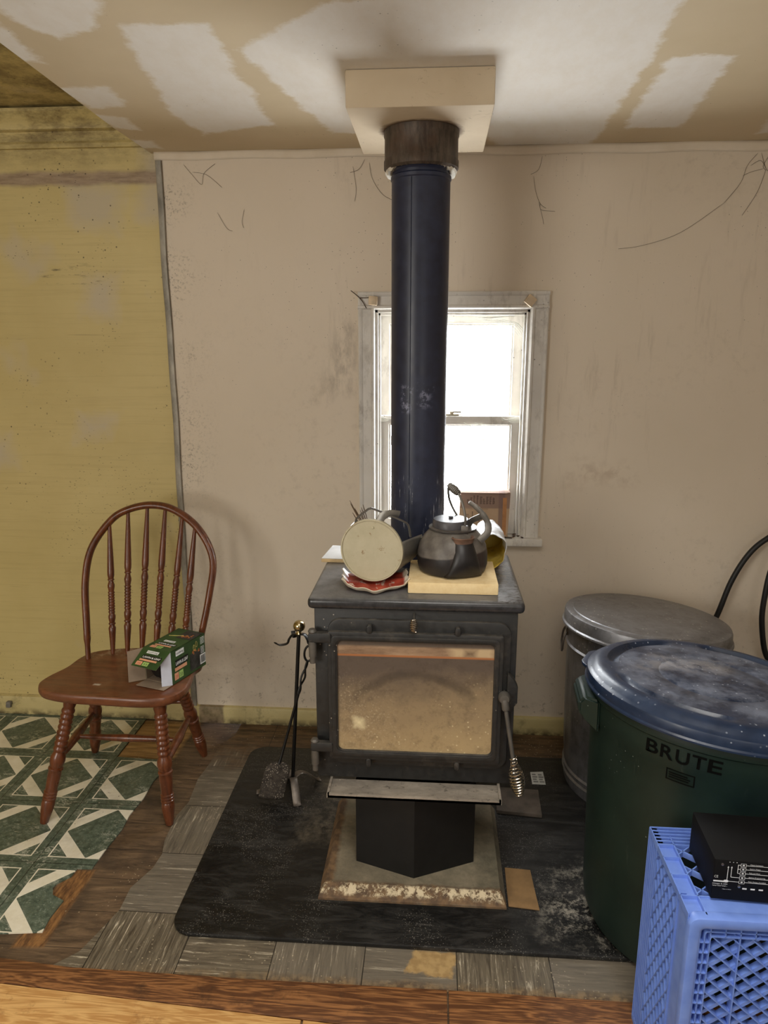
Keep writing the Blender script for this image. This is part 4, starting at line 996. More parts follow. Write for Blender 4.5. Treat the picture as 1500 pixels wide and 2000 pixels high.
for bx_, tx_ in ((-1.105, -1.127), (-1.053, -1.065), (-1.002, -.998), (-.953, -.934), (-.904, -.871), (-.856, -.824)):
    q = min((p for p in bow if p.z > .7), key=lambda p: abs(p.x - tx_)); tz = Vector((tx_, q.y, q.z))
    b = B(); turned(b, (bx_, 2.235, SZ-.002), tz, spprof, 16); obj('spindle', b, WOOD, ch)

# ================================================================== open box of lawn bags on the seat
GRB = plain('green printed board', S(52, 78, 38), .5, 0, .15, 30); KRA = plain('grey board lining', S(150, 132, 112), .8, 0, .08); WHB = plain('white board flap', S(206, 212, 226), .6, 0, .04)
PWH = plain('white print', S(226, 228, 224), .5, 0, .03); PBK = plain('black print', S(24, 24, 22), .5, 0, .05); POR = plain('salmon print', S(220, 160, 124), .5, 0, .05); PLG = plain('light green print', S(164, 196, 112), .5, 0, .05); PGY = plain('grey print', S(150, 164, 140), .5)
PBAG = plain('black bag picture print', S(58, 56, 52), .5, 0, .4, 60)
xb = Vector((.942, -.334, 0)).normalized(); ybv = Vector((.334, .942, 0)).normalized(); ob = Vector((-.909, 2.046, SZ+.0015)); zb = Vector((0, 0, 1))
W_, L_, H_ = .105, .168, .112
F_ = frameM(ob, xb, ybv)
lb = thing('lawn_bag_box', 'open green printed box of bags on the chair seat', 'box', ob + xb*W_/2 + ybv*L_/2)
b = B(); t = .0012
box(b, (0, 0, 0), (W_, L_, t), 0, F_); box(b, (0, 0, H_-t), (W_, L_, H_), 0, F_); box(b, (0, 0, 0), (t, L_, H_), 0, F_); box(b, (W_-t, 0, 0), (W_, L_, H_), 0, F_); box(b, (0, L_-t, 0), (W_, L_, H_), 0, F_)
obj('carton', b, GRB, lb, False)
b = B(); t2 = .0022
box(b, (t, 0.0005, t), (W_-t, L_-t, t2), 0, F_); box(b, (t, .0005, H_-t2), (W_-t, L_-t, H_-t), 0, F_); box(b, (t, .0005, t), (t2, L_-t, H_-t), 0, F_); box(b, (W_-t2, .0005, t), (W_-t, L_-t, H_-t), 0, F_); box(b, (t, L_-t2, t), (W_-t, L_-t, H_-t), 0, F_)
part_label(obj('lining', b, KRA, lb, False), 'grey board inside')
def P3(x, y, z): return F_ @ Vector((x, y, z))
def flap(a, b_, c, d, m, lab, back=None):
    """a,b_ hinge; c,d free edge"""
    n_ = (Vector(b_)-Vector(a)).cross(Vector(d)-Vector(a)).normalized()*.0006
    o_ = None
    for k, (mm, s) in enumerate(((m, 1), (back or m, -1))):
        b = B(); vs = [P3(*(Vector(p) + n_*s*q)) for q in (0, 1) for p in (a, b_, c, d)]
        V = [b.verts.new(v) for v in vs]
        for f in ((0,1,2,3), (4,5,6,7), (0,1,5,4), (1,2,6,5), (2,3,7,6), (3,0,4,7)): b.faces.new([V[i] for i in f])
        o = obj('flap' if k == 0 else 'flap_lining', b, mm, lb if k == 0 else o_, False)
        if k == 0: o_ = o; part_label(o, lab)
    return o_
# top flap hangs forward and down
ta, tb_, tc, td = (0, 0, H_), (W_, 0, H_), (W_-.006, -.062, H_-.036), (.002, -.062, H_-.036)
tfl = flap(tb_, ta, td, tc, GRB, 'green printed top flap', KRA)
flap((0, 0, .001), (0, 0, H_-.002), (-.032, -.040, H_-.006), (-.034, -.042, .002), KRA, 'grey left flap')
flap((W_, 0, .001), (W_, 0, H_-.002), (W_-.022, -.022, H_-.012), (W_-.022, -.024, .002), WHB, 'white right flap')
flap((0, -.0002, .0008), (W_, -.0002, .0008), (W_-.002, -.040, .0006), (-.002, -.044, .0006), KRA, 'grey bottom flap')
def printset(M, w, h, sc=1.0, extra=False):
    """the carton's print laid out over w x h (origin bottom left)"""
    e = Matrix.Translation((0, 0, .0004))
    b = B(); quad(b, M @ e, .22*w, .80*h, .72*w, .97*h); obj('print_white', b, PWH, lb, False)
    b = B(); quad(b, M @ e, .16*w, .47*h, .97*w, .69*h); obj('print_black', b, PBK, lb, False)
    b = B(); quad(b, M @ e, .12*w, .34*h, (.86)*w, .45*h); obj('print_salmon', b, POR, lb, False); b = B(); quad(b, M @ e, .08*w, .06*h, .33*w, .29*h); obj('print_salmon', b, POR, lb, False)
    b = B(); quad(b, M @ e, .36*w, .06*h, .61*w, .29*h); obj('print_light_green', b, PLG, lb, False)
    e2 = Matrix.Translation((0, 0, .0008))
    b = B(); text_bm(b, 'LAWN & LEAF', .15*h, M @ e2 @ Matrix.Translation((.19*w, .52*h, 0)), .74*w, .004*h); obj('lettering', b, PWH, lb, False)
    b = B(); text_bm(b, 'ecoliving', .12*h, M @ e2 @ Matrix.Translation((.26*w, .85*h, 0)), .42*w)
    obj('lettering', b, PGY if False else PBK, lb, False)
    b = B(); text_bm(b, '39', .15*h, M @ e2 @ Matrix.Translation((.13*w, .11*h, 0)), .15*w); obj('lettering', b, plain('red print', S(190, 96, 70), .5), lb, False)
    b = B(); text_bm(b, '33', .15*h, M @ e2 @ Matrix.Translation((.41*w, .11*h, 0)), .15*w); obj('lettering', b, GRB, lb, False)
p_tl, p_tr, p_br, p_bl = [P3(*q) for q in (ta, tb_, tc, td)]
Mtop = frameM(p_bl, p_br-p_bl, p_tl-p_bl); Mtop = Mtop @ Matrix.Translation((.004, .002, .0012)); printset(Mtop, .090, .062)
Mrt = frameM(P3(W_, .006, .004), ybv, zb); printset(Mrt, .078, .104)
Mup = frameM(P3(.008, .004, H_), xb, ybv); printset(Mup, .085, .070)
b = B(); quad(b, Mrt @ Matrix.Translation((0, 0, .0004)), .082, .004, .150, .062); obj('print_picture', b, PBAG, lb, False); b = B(); quad(b, Mup @ Matrix.Translation((0, 0, .0004)), .035, .095, .095, .158)
obj('print_picture', b, PBAG, lb, False)
b = B(); M_ = Mrt @ Matrix.Translation((0, 0, .0008))
for k in range(9): quad(b, M_, .136+k*.0026, .012, .1372+k*.0026+(k % 3)*.0004, .038)
obj('barcode', b, PBK, lb, False)
b = B(); quad(b, Mrt @ Matrix.Translation((0, 0, .0006)), .133, .008, .161, .042); 
for k in range(5): quad(b, Mrt @ Matrix.Translation((0, 0, .0006)), .138, .098-k*.005, .158, .1-k*.005); quad(b, Mrt @ Matrix.Translation((0, 0, .0006)), .138, .066-k*.005, .156, .068-k*.005)
obj('print_white', b, PWH, lb, False)
TIE = plain('yellow drawstring print', S(206, 190, 110), .5); LEAF = plain('orange leaf print', S(178, 112, 66), .5)
b = B()
for cx_, cz_ in ((.106, .078), (.118, .086)):
    b = B(); tube(b, [Mrt @ Vector((cx_+.004*math.cos(a), cz_+.010*math.sin(a), .0008)) for a in [2*math.pi*k/16 for k in range(16)]], .0007, 5, closed=True); obj('print_drawstring', b, TIE, lb, False)
b = B(); tube(b, [Mup @ Vector(p) for p in ((.005, .10, .0008), (.04, .112, .0008), (.05, .118, .0008))], .0009, 5)
obj('print_drawstring', b, TIE, lb, False)
b = B(); rnd = random.Random(8)
for k in range(10):
    M2 = Mrt @ Matrix.Translation((.112+rnd.uniform(-.016, .018), .062+rnd.uniform(-.004, .008), .0007)) @ Matrix.Rotation(rnd.uniform(0, 3), 4, 'Z'); quad(b, M2, -.004, -.0025, .004, .0025)
    M2 = Mup @ Matrix.Translation((.062+rnd.uniform(-.016, .018), .120+rnd.uniform(-.012, .012), .0007)) @ Matrix.Rotation(rnd.uniform(0, 3), 4, 'Z'); quad(b, M2, -.005, -.003, .005, .003)
obj('print_leaves', b, LEAF, lb, False)
BAG = plain('black plastic film', S(16, 16, 17), .35, 0, .2, 40)
b = B(); lathe(b, [(0, 0), (.032, .002), (.037, .010), (.038, .06), (.037, .13), (0, .132)], 28, F_ @ Matrix.Translation((.0525, .006, .0425)) @ Matrix.Rotation(R(-90), 4, 'X'), fn=lambda x, y, z: (x*1.26, y*1.0 + .0018*math.sin(x*260), z))
tag(obj('bag_roll', b, BAG), 'roll of black plastic bags inside the open green box', 'bag roll')
# ================================================================== galvanised can
def sheared(cx, cy, h, tx, ty):
    return lambda x, y, z: (x, y, z + (tx*x + ty*y)*max(0, z)/h)
def m_galv(name, top=False):
    n = NT(name); f = n.noise(18, 6, .7)
    c = n.mix(n.mr(f, .3, .7), S(112, 112, 114), S(150, 150, 153))
    st_ = n.noise(30, 6, .75, n.vs((1, 1, 1) if top else (3, 3, .35)))
    c = n.mix(n.mul(n.mr(st_, .5, .72), .5), c, S(78, 74, 70))
    c = n.mix(n.mul(n.specks(60, .2, 5, .48, .56), .8), c, S(206, 202, 196))
    return n.out(c, n.mr(f, .3, .7, .34, .5), .8 if not top else .65, f, .15, .0015)
GB, GL_ = m_galv('weathered galvanised body'), m_galv('dusty galvanised lid', True)
gx, gy = .70, 2.265; tx, ty, hh = -.071, -.06, .628; T_ = Matrix.Translation((gx, gy, .0)); G0 = .0165
gc = thing('galvanised_can', 'grey galvanised metal trash can against the wall', 'trash can', (gx, gy, G0))
def gfn(x, y, z):
    r = math.hypot(x, y); a = math.atan2(y, x)
    if .10 < z < .47 and r > .1: k = 1 + .012*max(0, math.cos(26*a))**1.5*min(1, (z-.10)/.03, (.47-z)/.03); x *= k; y *= k
    return (x, y, z + (tx*x+ty*y)*max(0, z-G0)/hh)
b = B(); prof = [(0, G0+.004), (.226, G0+.004), (.230, G0), (.233, G0+.01), (.234, .05), (.239, .055), (.234, .061), (.234, .072), (.239, .078), (.234, .084)] + [(.235+.011*(z-.09)/.45, z) for z in (.095, .101, .13, .2, .3, .4, .44, .469, .475)] + [(.246, .50), (.251, .506), (.246, .512), (.247, .56), (.252, .57), (.252, .578), (.244, .578)]
lathe(b, prof, 156, T_, True, gfn); obj('body', b, GB, gc)
b = B(); lathe(b, [(.250, .572), (.262, .570), (.2665, .574), (.266, .579), (.261, .583), (.260, .610), (.257, .618), (.250, .621), (.235, .622), (.232, .6245), (.18, .627), (.10, .630), (0, .631)], 96, T_, False, gfn); obj('lid', b, GL_, gc)
b = B(); ha = R(172); hv = Vector((math.cos(ha), math.sin(ha), 0)); hs = Vector((-hv.y, hv.x, 0)); hp = Vector((gx, gy, .535)) + hv*.247 + Vector((0, 0, .018))
box(b, (-.024, -.006, -.012), (.024, .006, .014), .004, frameM(hp, hs, (0, 0, 1)) @ Matrix.Rotation(0, 4, 'X') @ Matrix.Rotation(R(90), 4, 'X')); obj('handle_bracket', b, STL, gc)
b = B(); tube(b, spline([hp+hs*.026+hv*.004, hp+hs*.034+hv*.012-Vector((0, 0, .02)), hp+hs*.034+hv*.016-Vector((0, 0, .062)), hp+hv*.017-Vector((0, 0, .068)), hp-hs*.034+hv*.016-Vector((0, 0, .062)), hp-hs*.034+hv*.012-Vector((0, 0, .02)), hp-hs*.026+hv*.004], 5), .0038, 10); obj('drop_handle', b, STL, gc)

# ================================================================== green can
def m_can():
    n = NT('dark green bin plastic'); f = n.noise(12, 5)
    c = n.mix(n.mr(f, .3, .7), S(18, 34, 28), S(25, 42, 35))
    c = n.mix(n.mul(n.specks(60, .1, 5, .52, .58), .8), c, S(130, 140, 132))
    c = n.mix(n.mul(n.mr(n.noise(26, 6, .8, n.vs((2, 2, .4))), .6, .7), .3), c, S(70, 78, 70))
    return n.out(c, .48, 0, f, .1, .001, .4)
def m_canlid():
    n = NT('dusty navy bin lid plastic'); f = n.noise(10, 7, .75)
    c = n.mix(n.mr(n.noise(20, 4), .3, .7), S(22, 36, 58), S(32, 48, 74))
    x, y, z = n.xyz()
    flat = n.mr(n.M('SQRT', n.M('ADD', n.mul(x, x), n.mul(y, y))), .245, .215)
    c = n.mix(n.mul(n.mul(n.mr(f, .42, .64), .6), flat), c, S(132, 138, 152))
    dry = n.mul(n.poly([(-.17, .02), (.06, .05), (.08, .11), (-.10, .13)], (0, 1), .03, .05, 12), n.mr(n.noise(22, 5, .7), .38, .55))
    c = n.mix(n.mul(dry, .7), c, S(146, 144, 146))
    c = n.mix(n.mul(n.specks(60, .16, 5, .5, .58), .8), c, S(176, 184, 196))
    return n.out(c, n.mr(f, .35, .65, .26, .5), 0, f, .15, .001, .5)
CAN, CLD = m_can(), m_canlid()
kx, ky, kt_, ku, kh = .69, 1.665, -.08, -.06, .69; T2 = Matrix.Translation((kx, ky, 0)); K0 = .0165
gcan = thing('green_bin', 'large dark green plastic trash bin with navy lid by the stove board', 'trash bin', (kx, ky, K0))
kfn = lambda x, y, z: (x, y, z + (kt_*x + ku*y)*max(0, z-K0)/kh)
b = B(); lathe(b, [(0, K0+.003), (.235, K0+.003), (.248, K0), (.262, K0+.008), (.270, K0+.03), (.2735, .08), (.283, .50), (.2835, .56), (.287, .568), (.288, .60), (.2885, .620), (.2925, .624), (.2925, .634), (.290, .640), (.291, .664), (.287, .668)], 96, T2, True, kfn); obj('body', b, CAN, gcan)
arcs = [(R(8), R(80)), (R(98), R(170)), (R(188), R(260)), (R(278), R(350))]
def lfn(x, y, z):
    r = math.hypot(x, y); a = math.atan2(y, x) % (2*math.pi)
    if .224 < r < .252:
        for a0, a1 in arcs:
            if a0 < a < a1:
                e = min(a-a0, a1-a)/R(9); z -= .013*min(1, e)*math.sin(math.pi*(r-.224)/.028)
    return (x, y, z + (kt_*x + ku*y))
b = B(); prof = [(0, .690), (.06, .690), (.122, .690), (.128, .6875), (.134, .690), (.18, .690), (.215, .690), (.222, .690), (.224, .690), (.228, .690), (.233, .6905), (.238, .6905), (.243, .691), (.248, .6915), (.253, .692), (.262, .692), (.272, .690), (.281, .685), (.288, .678), (.294, .674), (.299, .672), (.301, .668), (.301, .650), (.304, .646), (.304, .642), (.296, .641)]
lathe(b, prof, 180, T2, False, lfn)
for a_ in (R(152), R(-28)):
    dv = Vector((math.cos(a_), math.sin(a_), 0)); sv = Vector((-dv.y, dv.x, 0)); pz = .652 + kt_*dv.x*.3 + ku*dv.y*.3
    M_ = frameM(Vector((kx, ky, pz)) + dv*.292, dv, sv)
    pts = [(0, -.062), (.018, -.045), (.026, -.030), (.026, .030), (.018, .045), (0, .062)]; prism(b, pts, .0, .010, 'z', .003, M_)
ld = obj('lid', b, CLD, gcan)
for a_ in (R(176), R(-4)):
    dv = Vector((math.cos(a_), math.sin(a_), 0)); sv = Vector((-dv.y, dv.x, 0)); pz = kt_*dv.x*.29 + ku*dv.y*.29
    b = B(); M_ = frameM(Vector((kx, ky, pz)), dv, sv)
    A = []
    for s in (-1, 1):
        A.append([b.verts.new(M_ @ Vector(p)) for p in ((.280, s*.085, .628), (.312, s*.060, .628), (.326, s*.058, .612), (.326, s*.056, .585), (.312, s*.056, .566), (.278, s*.080, .538))])
    n6 = 6
    for i in range(n6): b.faces.new((A[0][i], A[0][(i+1) % n6], A[1][(i+1) % n6], A[1][i]))
    b.faces.new(A[0]); b.faces.new(A[1]); bmesh.ops.recalc_face_normals(b, faces=b.faces); bmesh.ops.bevel(b, geom=b.edges[:], offset=.006, segments=2, affect='EDGES', clamp_overlap=True)
    obj('handle', b, CAN, gcan)
INKB = plain('black moulded lettering', S(3, 4, 3), .7, 0, .05, 30, .1)
b = B(); rr = .2880
for ch_, a_ in zip('BRUTE', (-134.4, -127.9, -121.4, -114.9, -108.6)):
    a = R(a_); dv = Vector((math.cos(a), math.sin(a), 0)); sv = Vector((-dv.y, dv.x, 0)); zz = .583 + (kt_*dv.x + ku*dv.y)*.288*.86
    M_ = frameM(Vector((kx, ky, zz)) + dv*(rr+.0012), sv + Vector((0, 0, kt_*sv.x+ku*sv.y)), (0, 0, 1))
    text_bm(b, ch_, .044, M_ @ Matrix.Translation((-.014, 0, 0)), .028, .0007)
obj('lettering', b, INKB, gcan, False)
b = B()
a0, a1 = R(-127.6), R(-115.6)
def pl_(a, z):
    dv = Vector((math.cos(a), math.sin(a), 0)); return Vector((kx, ky, z + (kt_*dv.x + ku*dv.y)*.285*.8)) + dv*(.2855)
cornersz = [(.550, .5525), (.5745, .577)]
for z0, z1 in ((.536, .5385), (.5605, .563)):
    for k in range(8):
        u0, u1 = a0+(a1-a0)*k/8, a0+(a1-a0)*(k+1)/8; b.faces.new([b.verts.new(pl_(*q)) for q in ((u0, z0), (u1, z0), (u1, z1), (u0, z1))])
for z0, z1, q0, q1 in ((.553, .556, .1, .75), (.548, .5505, .1, .85), (.5425, .545, .1, .8)):
    for k in range(6):
        u0, u1 = a0+(a1-a0)*(q0+(q1-q0)*k/6), a0+(a1-a0)*(q0+(q1-q0)*(k+1)/6); b.faces.new([b.verts.new(pl_(*q)) for q in ((u0, z0), (u1, z0), (u1, z1), (u0, z1))])
for u in (a0, a1-R(.5)): b.faces.new([b.verts.new(pl_(*q)) for q in ((u, .536), (u+R(.5), .536), (u+R(.5), .563), (u, .563))])
obj('maker_plate', b, INKB, gcan, False)

# ================================================================== blue crate standing on its end
BLU = NT('blue crate plastic'); f_ = BLU.noise(30, 5)
BLU = BLU.out(BLU.mix(BLU.mr(f_, .3, .7), S(100, 130, 206), S(116, 146, 218)), .42, 0, f_, .08, .0008, .45)
X0, X1, Y0, Y1, Z0, Z1 = .461, .801, 1.100, 1.350, .0085, .500
cr = thing('milk_crate', 'blue plastic lattice crate standing on its end before the green bin', 'crate', ((X0+X1)/2, (Y0+Y1)/2, Z0))
def clipseg(p, d, x0, z0, x1, z1):
    t0, t1 = -9, 9
    for o, v, lo, hi in ((p[0], d[0], x0, x1), (p[1], d[1], z0, z1)):
        if abs(v) < 1e-9:
            if o < lo or o > hi: return None
            continue
        a, c = sorted(((lo-o)/v, (hi-o)/v)); t0, t1 = max(t0, a), min(t1, c)
    return (t0, t1) if t1 - t0 > .006 else None
def lattice(bm, u0, v0, u1, v1, pitch, thick, depth, place, dirs=(45, -45), taper=1):
    """diagonal ribs in a u,v rectangle, place(u,v,w)->world, w is depth"""
    for ang in dirs:
        d = (math.cos(R(ang)), math.sin(R(ang))); n_ = (-d[1], d[0])
        m = int((u1-u0+v1-v0)/pitch)+2
        for k in range(-m, m+1):
            p = ((u0+u1)/2 + n_[0]*k*pitch, (v0+v1)/2 + n_[1]*k*pitch); q = clipseg(p, d, u0, v0, u1, v1)
            if not q: continue
            vs = []
            for w_ in (0, depth):
                for tt_, s in ((q[0], -1), (q[1], -1), (q[1], 1), (q[0], 1)):
                    vs.append(bm.verts.new(place(p[0]+d[0]*tt_+n_[0]*s*thick/2, p[1]+d[1]*tt_+n_[1]*s*thick/2, w_)))
            for f in ((0,1,2,3), (7,6,5,4), (0,4,5,1), (1,5,6,2), (2,6,7,3), (3,7,4,0)): bm.faces.new([vs[i] for i in f])
# bottom of the crate faces the room (front)
b = B(); o_ = rrect(X0, Z0, X1, Z1, .018, 5); i_ = rrect(X0+.020, Z0+.020, X1-.020, Z1-.020, .010, 5)
ring(b, o_, i_, Y0, Y0+.022, 'y', .004)
i2 = rrect(X0+.0225, Z0+.0225, X1-.0225, Z1-.0225, .009, 5); i3 = rrect(X0+.030, Z0+.030, X1-.030, Z1-.030, .006, 5); i4 = rrect(X0+.0318, Z0+.0318, X1-.0318, Z1-.0318, .006, 5); i5 = rrect(X0+.040, Z0+.040, X1-.040, Z1-.040, .004, 5); i6 = rrect(X0+.042, Z0+.042, X1-.042, Z1-.042, .004, 5)
ring(b, i_, i2, Y0+.004, Y0+.02, 'y'); ring(b, i3, i4, Y0+.006, Y0+.02, 'y'); ring(b, i5, i6, Y0+.006, Y0+.022, 'y')
ring(b, i2, i5, Y0+.017, Y0+.019, 'y')
x = X0+.04
while x < X1-.04: box(b, (x, Y0+.006, Z1-.041), (x+.0016, Y0+.018, Z1-.021)); x += .026
z = Z1-.055
while z > Z0+.04: box(b, (X0+.021, Y0+.006, z), (X0+.041, Y0+.018, z+.0016)); box(b, (X1-.041, Y0+.006, z), (X1-.021, Y0+.018, z+.0016)); z -= .022
obj('bottom_frame', b, BLU, cr)
b = B(); fp = lambda u, v, w_: Vector((u, Y0+.008+w_, v))
lattice(b, X0+.041, Z0+.041, X1-.041, Z1-.041, .0225, .0022, .016, fp, (-42,)); lattice(b, X0+.041, Z0+.041, X1-.041, Z1-.041, .0265, .0070, .012, lambda u, v, w_: Vector((u, Y0+.011+w_, v)), (38,))
for x in (X0+.092, X1-.092): box(b, (x, Y0+.007, Z0+.041), (x+.0022, Y0+.024, Z1-.041))
obj('bottom_lattice', b, BLU, cr, False)
# left and right sides
for xs, s in ((X0, 1), (X1, -1)):
    b = B()
    def sx(d0, d1): return (min(xs+s*d0, xs+s*d1), max(xs+s*d0, xs+s*d1))
    a, c = sx(.004, .0065); box(b, (a, Y0+.02, Z0+.01), (c, Y0+.066, Z1-.008))            # plain band
    a, c = sx(0, .016); 
    for yy in (Y0+.064, Y0+.098) if False else (Y0+.066,): box(b, (a, yy, Z0+.008), (c, yy+.0022, Z1-.004))
    for k in range(6): box(b, (a, Y1-.0022-k*.0105, Z0+.004), (c, Y1-k*.0105, Z1-.002), .0008)
    a2, c2 = sx(.012, .0142); box(b, (a2, Y1-.056, Z0+.01), (c2, Y1-.001, Z1-.01))
    lattice(b, Y0+.068, Z0+.02, Y1-.054, Z1-.02, .022, .0022, .010, lambda u, v, w_: Vector((xs+s*(.001+w_), u, v)), (62, -62))
    for k in range(8): 
        zz = Z0+.04+k*.055; a3, c3 = sx(.003, .010); box(b, (a3, Y0+.068, zz), (c3, Y1-.054, zz+.0018))
    obj('side_panel', b, BLU, cr, False)
# top and underside
for zs, s in ((Z1, -1), (Z0, 1)):
    b = B()
    def zz(d0, d1): return (min(zs+s*d0, zs+s*d1), max(zs+s*d0, zs+s*d1))
    a, c = zz(.008, .0105); box(b, (X0+.002, Y0+.02, a), (X0+.034, Y1-.052, c)); box(b, (X1-.034, Y0+.02, a), (X1-.002, Y1-.052, c))
    a, c = zz(.003, .006); box(b, (X0+.034, Y0+.018, a), (X1-.034, Y0+.056, c))
    a, c = zz(0, .014)
    box(b, (X0+.0005, Y0+.012, a), (X0+.0025, Y1-.001, c)); box(b, (X0+.032, Y0+.012, a), (X0+.0342, Y1-.03, c)); box(b, (X1-.0342, Y0+.012, a), (X1-.032, Y1-.03, c)); box(b, (X1-.0025, Y0+.012, a), (X1-.0005, Y1-.001, c))
    box(b, (X0+.034, Y0+.055, a), (X1-.034, Y0+.0575, c))
    for yy in (Y0+.056, Y0+.110, Y0+.158, Y1-.056): box(b, (X0+.001, yy, a), (X0+.034, yy+.002, c)); box(b, (X1-.034, yy, a), (X1-.001, yy+.002, c))
    for k in range(6): box(b, (X0+.001, Y1-.0022-k*.0105, a), (X1-.001, Y1-k*.0105, c), .0006)
    a2, c2 = zz(.011, .0135); box(b, (X0+.004, Y1-.056, a2), (X1-.004, Y1-.001, c2))
    lattice(b, X0+.034, Y0+.058, X1-.034, Y1-.055, .040, .0024, .012, lambda u, v, w_: Vector((u, v, zs+s*(.0015+w_))), (40, -40))
    obj('end_panel', b, BLU, cr, False)

# ================================================================== black control box on the crate
DBK = plain('black powder coated steel', S(5, 5, 6), .65, 0, .15, 80, .2); DWH = plain('white panel print', S(216, 218, 220), .5, 0, .04); SCR = plain('steel screw head', S(180, 180, 180), .3, 1)
dM = Matrix.Translation((.513, 1.150, .5015)) @ Matrix.Rotation(R(-3), 4, 'Z')
dv_ = thing('lighting_control_box', 'black metal control box with white wiring print lying on the blue crate', 'control box', (.60, 1.21, .5015))
DW, DD, DH = .26, .135, .083
b = B(); box(b, (0, 0, 0), (DW, DD, DH), .0015, dM); obj('case', b, DBK, dv_)
b = B(); box(b, (.001, -.0008, .002), (DW-.001, .0002, DH-.002), .0002, dM); obj('front_panel', b, DBK, dv_)
FM = dM @ frameM((0, -.0010, 0), (1, 0, 0), (0, 0, 1))
b = B()
def hl(x0, z0, x1, z1, t=.0009):
    if abs(x1-x0) > abs(z1-z0): quad(b, FM, x0, z0-t/2, x1, z0+t/2)
    else: quad(b, FM, x0-t/2, z0, x0+t/2, z1)
rows = (.075, .0665, .058, .049, .040)
for k, z in enumerate(rows):
    hl(.054+.0, z, .13, z); 
    for q in (0, 1):
        hl(.045, z-.0032+q*.0064, .054, z-.0032+q*.0064, .0006); hl(.045+q*.009, z-.0032, .045+q*.009, z+.0032, .0006)
    quad(b, FM, .0478, z-.0013, .0512, z+.0013)
hl(.040, .075, .045, .075); hl(.0405, .058, .0405, .075); hl(.0405, .0665, .045, .0665); hl(.0405, .058, .045, .058)
hl(.030, .049, .045, .049); hl(.030, .049, .030, .069); hl(.024, .040, .045, .040); hl(.024, .040, .024, .069)
for x in (.024, .030): b.faces.new([b.verts.new(FM @ Vector(p)) for p in ((x-.0016, .068, 0), (x+.0016, .068, 0), (x, .0715, 0))])
for x in (.025, .031, .037): quad(b, FM, x, .079, x+.0014, .0804)
for x in (.052, .066, .080): quad(b, FM, x, .0255, x+.0075, .0285)
obj('wiring_print', b, DWH, dv_, False)
b = B()
for s_, x, z, h, wd in (('CE', -.002, .046, .007, .0065), ('Chicago, IL USA', -.004, .0325, .0036, .026), ('www.', -.004, .0285, .0034, .026), ('Made in China', .014, .0225, .002, .015),
                        ('Chase Automatic', .0565, .0765, .0028, .022), ('Station Pages', .0565, .068, .0028, .018), ('Ride and Wind', .0565, .0595, .0028, .018), ('Station Programming', .0565, .0505, .0028, .028), ('Flash, Tempo, Crossfade', .0565, .0415, .0028, .03)):
    if s_ == 'Chase Automatic': obj('lettering', b, DWH, dv_, False); b = B()
    text_bm(b, s_, h, FM @ Matrix.Translation((x+.004, z, .0001)), wd)
obj('lettering', b, DWH, dv_, False)
b = B(); quad(b, FM, .001, .0375, .020, .0405); obj('logo_bar', b, DWH, dv_, False)
b = B(); b.faces.new([b.verts.new(FM @ Vector((.0225+.0045*math.cos(a), .040+.0028*math.sin(a), 0.0001))) for a in [2*math.pi*k/16 for k in range(16)]])
obj('logo_oval', b, DWH, dv_, False)
for x, z in ((.0135, .074), (.046, .031), (.13, .074)):
    b = B(); lathe(b, [(.0026, 0), (.0024, .0010), (.001, .0014), (0, .0014)], 16, FM @ Matrix.Translation((x, z, 0))); obj('screw', b, SCR, dv_)

# ================================================================== hose on the right
HOS = plain('black rubber hose', S(20, 20, 20), .5, 0, .1)
b = B(); tube(b, spline([(1.00, 2.535, .30), (1.005, 2.53, .44), (1.035, 2.525, .545), (1.065, 2.522, .66), (1.108, 2.52, .755), (1.160, 2.52, .815), (1.24, 2.52, .86), (1.34, 2.52, .85), (1.42, 2.52, .76), (1.44, 2.52, .60), (1.40, 2.51, .45),
    (1.33, 2.50, .38), (1.25, 2.49, .36), (1.20, 2.485, .40), (1.172, 2.485, .52), (1.170, 2.485, .62), (1.186, 2.49, .73), (1.23, 2.49, .80), (1.30, 2.49, .80), (1.37, 2.49, .70), (1.38, 2.48, .50), (1.33, 2.47, .30), (1.27, 2.46, .10), (1.25, 2.44, .012)], 8), .0095, 12)
tag(obj('black_hose', b, HOS), 'looped black hose on the wall behind the trash cans', 'hose')

# small grey cable clip on the left baseboard
b = B(); box(b, (-1.742, 2.560, .036), (-1.722, 2.5735, .050), .003); box(b, (-1.738, 2.556, .048), (-1.718, 2.5735, .064), .004)
tag(obj('cable_clip', b, plain('dusty grey plastic', S(120, 116, 108), .7)), 'small grey clip stuck on the yellow baseboard left of the chair', 'clip')

# ================================================================== cobwebs
WEBD = plain('dusty dark cobweb strand', S(84, 72, 60), .9); WEBW = plain('pale cobweb strand', S(222, 222, 214), .9)
def web(name, strands, m, lab, r=.0005):
    b = B()
    for s in strands: tube(b, spline(s, 5), [r*(1 if i else .4) for i in range((len(s)-1)*5+1)], 5)
    o = obj(name, b, m); o['kind'] = 'stuff'; tag(o, lab, 'cobweb')
def W(x, z, y=2.577): return (x, y, z)
web('cobweb', [[W(1.02, 2.088), W(.99, 2.05), W(.975, 2.00), W(.93, 1.94)], [W(1.03, 2.088), W(1.05, 2.04), W(1.07, 2.03), W(1.12, 2.01)], [W(1.06, 2.088), W(1.04, 2.05), W(1.05, 2.035)], [W(1.00, 2.05), W(1.03, 2.065), W(1.05, 2.04)], [W(.98, 2.02), W(1.0, 2.03), W(1.04, 2.04)],
     [W(.93, 1.94), W(.80, 1.85), W(.68, 1.81), W(.6, 1.80)], [W(1.05, 2.04), W(1.03, 1.97), W(.99, 1.9)]], WEBD, 'dark cobweb in the upper right corner of the wall')
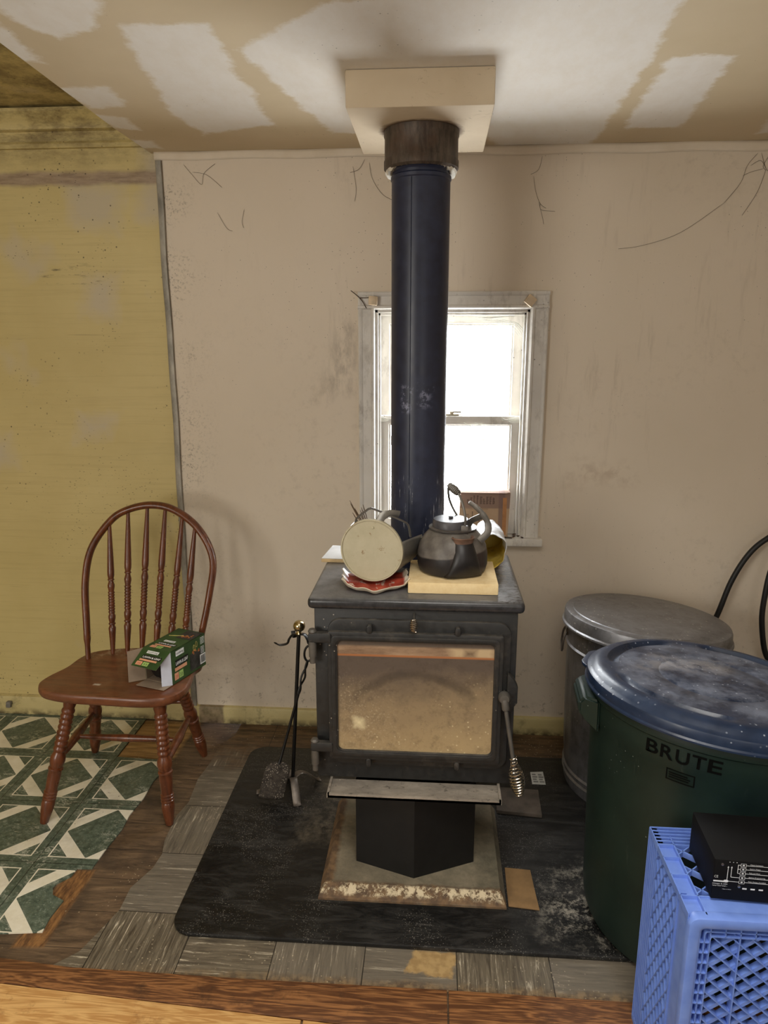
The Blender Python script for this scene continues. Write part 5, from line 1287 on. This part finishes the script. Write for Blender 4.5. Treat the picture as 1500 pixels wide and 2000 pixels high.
web('cobweb', [[W(.335, 2.09), W(.325, 2.05), W(.30, 2.035)], [W(.31, 2.03), W(.318, 1.985), W(.335, 1.945), W(.355, 1.93)], [W(.335, 1.945), W(.34, 1.925), W(.385, 1.92)], [W(.33, 1.95), W(.345, 1.90), W(.35, 1.88)]], WEBD, 'thin dark cobweb hanging right of the stovepipe top')
web('cobweb', [[W(-.235, 2.08), W(-.225, 2.03), W(-.19, 1.98), W(-.14, 1.955)], [W(-.29, 2.07), W(-.28, 2.00), W(-.285, 1.96)], [W(-.25, 2.09), W(-.27, 2.06), W(-.30, 2.05)]], WEBD, 'thin dark cobweb left of the stovepipe top')
web('cobweb', [[W(-.87, 2.085), W(-.84, 2.05), W(-.81, 2.02), W(-.80, 2.055), W(-.76, 2.085)], [W(-.84, 2.06), W(-.79, 2.05), W(-.74, 2.01)], [W(-.76, 1.93), W(-.73, 1.88), W(-.71, 1.87)], [W(-.665, 1.94), W(-.675, 1.90), W(-.67, 1.88)]], WEBD, 'faint dark cobweb by the upper left corner of the drywall')
yy = 2.592
web('cobweb', [[W(-.30, 2.28-.62+.01, 2.56), W(-.28, 1.655, 2.556), W(-.26, 1.635, 2.556), W(-.245, 1.61, 2.556)], [W(-.27, 1.645, 2.556), W(-.245, 1.645, 2.553), W(-.22, 1.648, 2.55)]], WEBD, 'black cobweb tuft on the upper left window casing', .0016)
y2 = 2.606
web('cobweb', [[W(.305, 1.59, y2), W(.27-k*.02, 1.588-k*.002, y2), W(.16-k*.01, 1.575+k*.003, y2)] for k in range(5)] + [[W(.305, 1.53-k*.01, y2), W(.28-k*.008, 1.56-k*.002, y2), W(.22-k*.02, 1.575, y2)] for k in range(5)], WEBW, 'pale cobweb in the upper right corner of the window', .0012)
web('cobweb', [[W(.298, 1.238-k*.006, y2), W(.27, 1.228-k*.003, y2), W(.24, 1.222+k*.002, y2)] for k in range(5)] + [[W(.14, 1.215, y2), W(.16, 1.205, y2), W(.19, 1.19, y2), W(.2, 1.175, y2)], [W(.10, 1.215, y2), W(.13, 1.20, y2), W(.17, 1.21, y2)]], WEBW, 'pale cobweb at the right end of the window meeting rail', .0011)
web('cobweb', [[W(-.20, 1.238-k*.006, y2), W(-.18, 1.228-k*.003, y2), W(-.14, 1.222+k*.002, y2)] for k in range(5)], WEBW, 'pale cobweb at the left end of the window meeting rail', .0011)
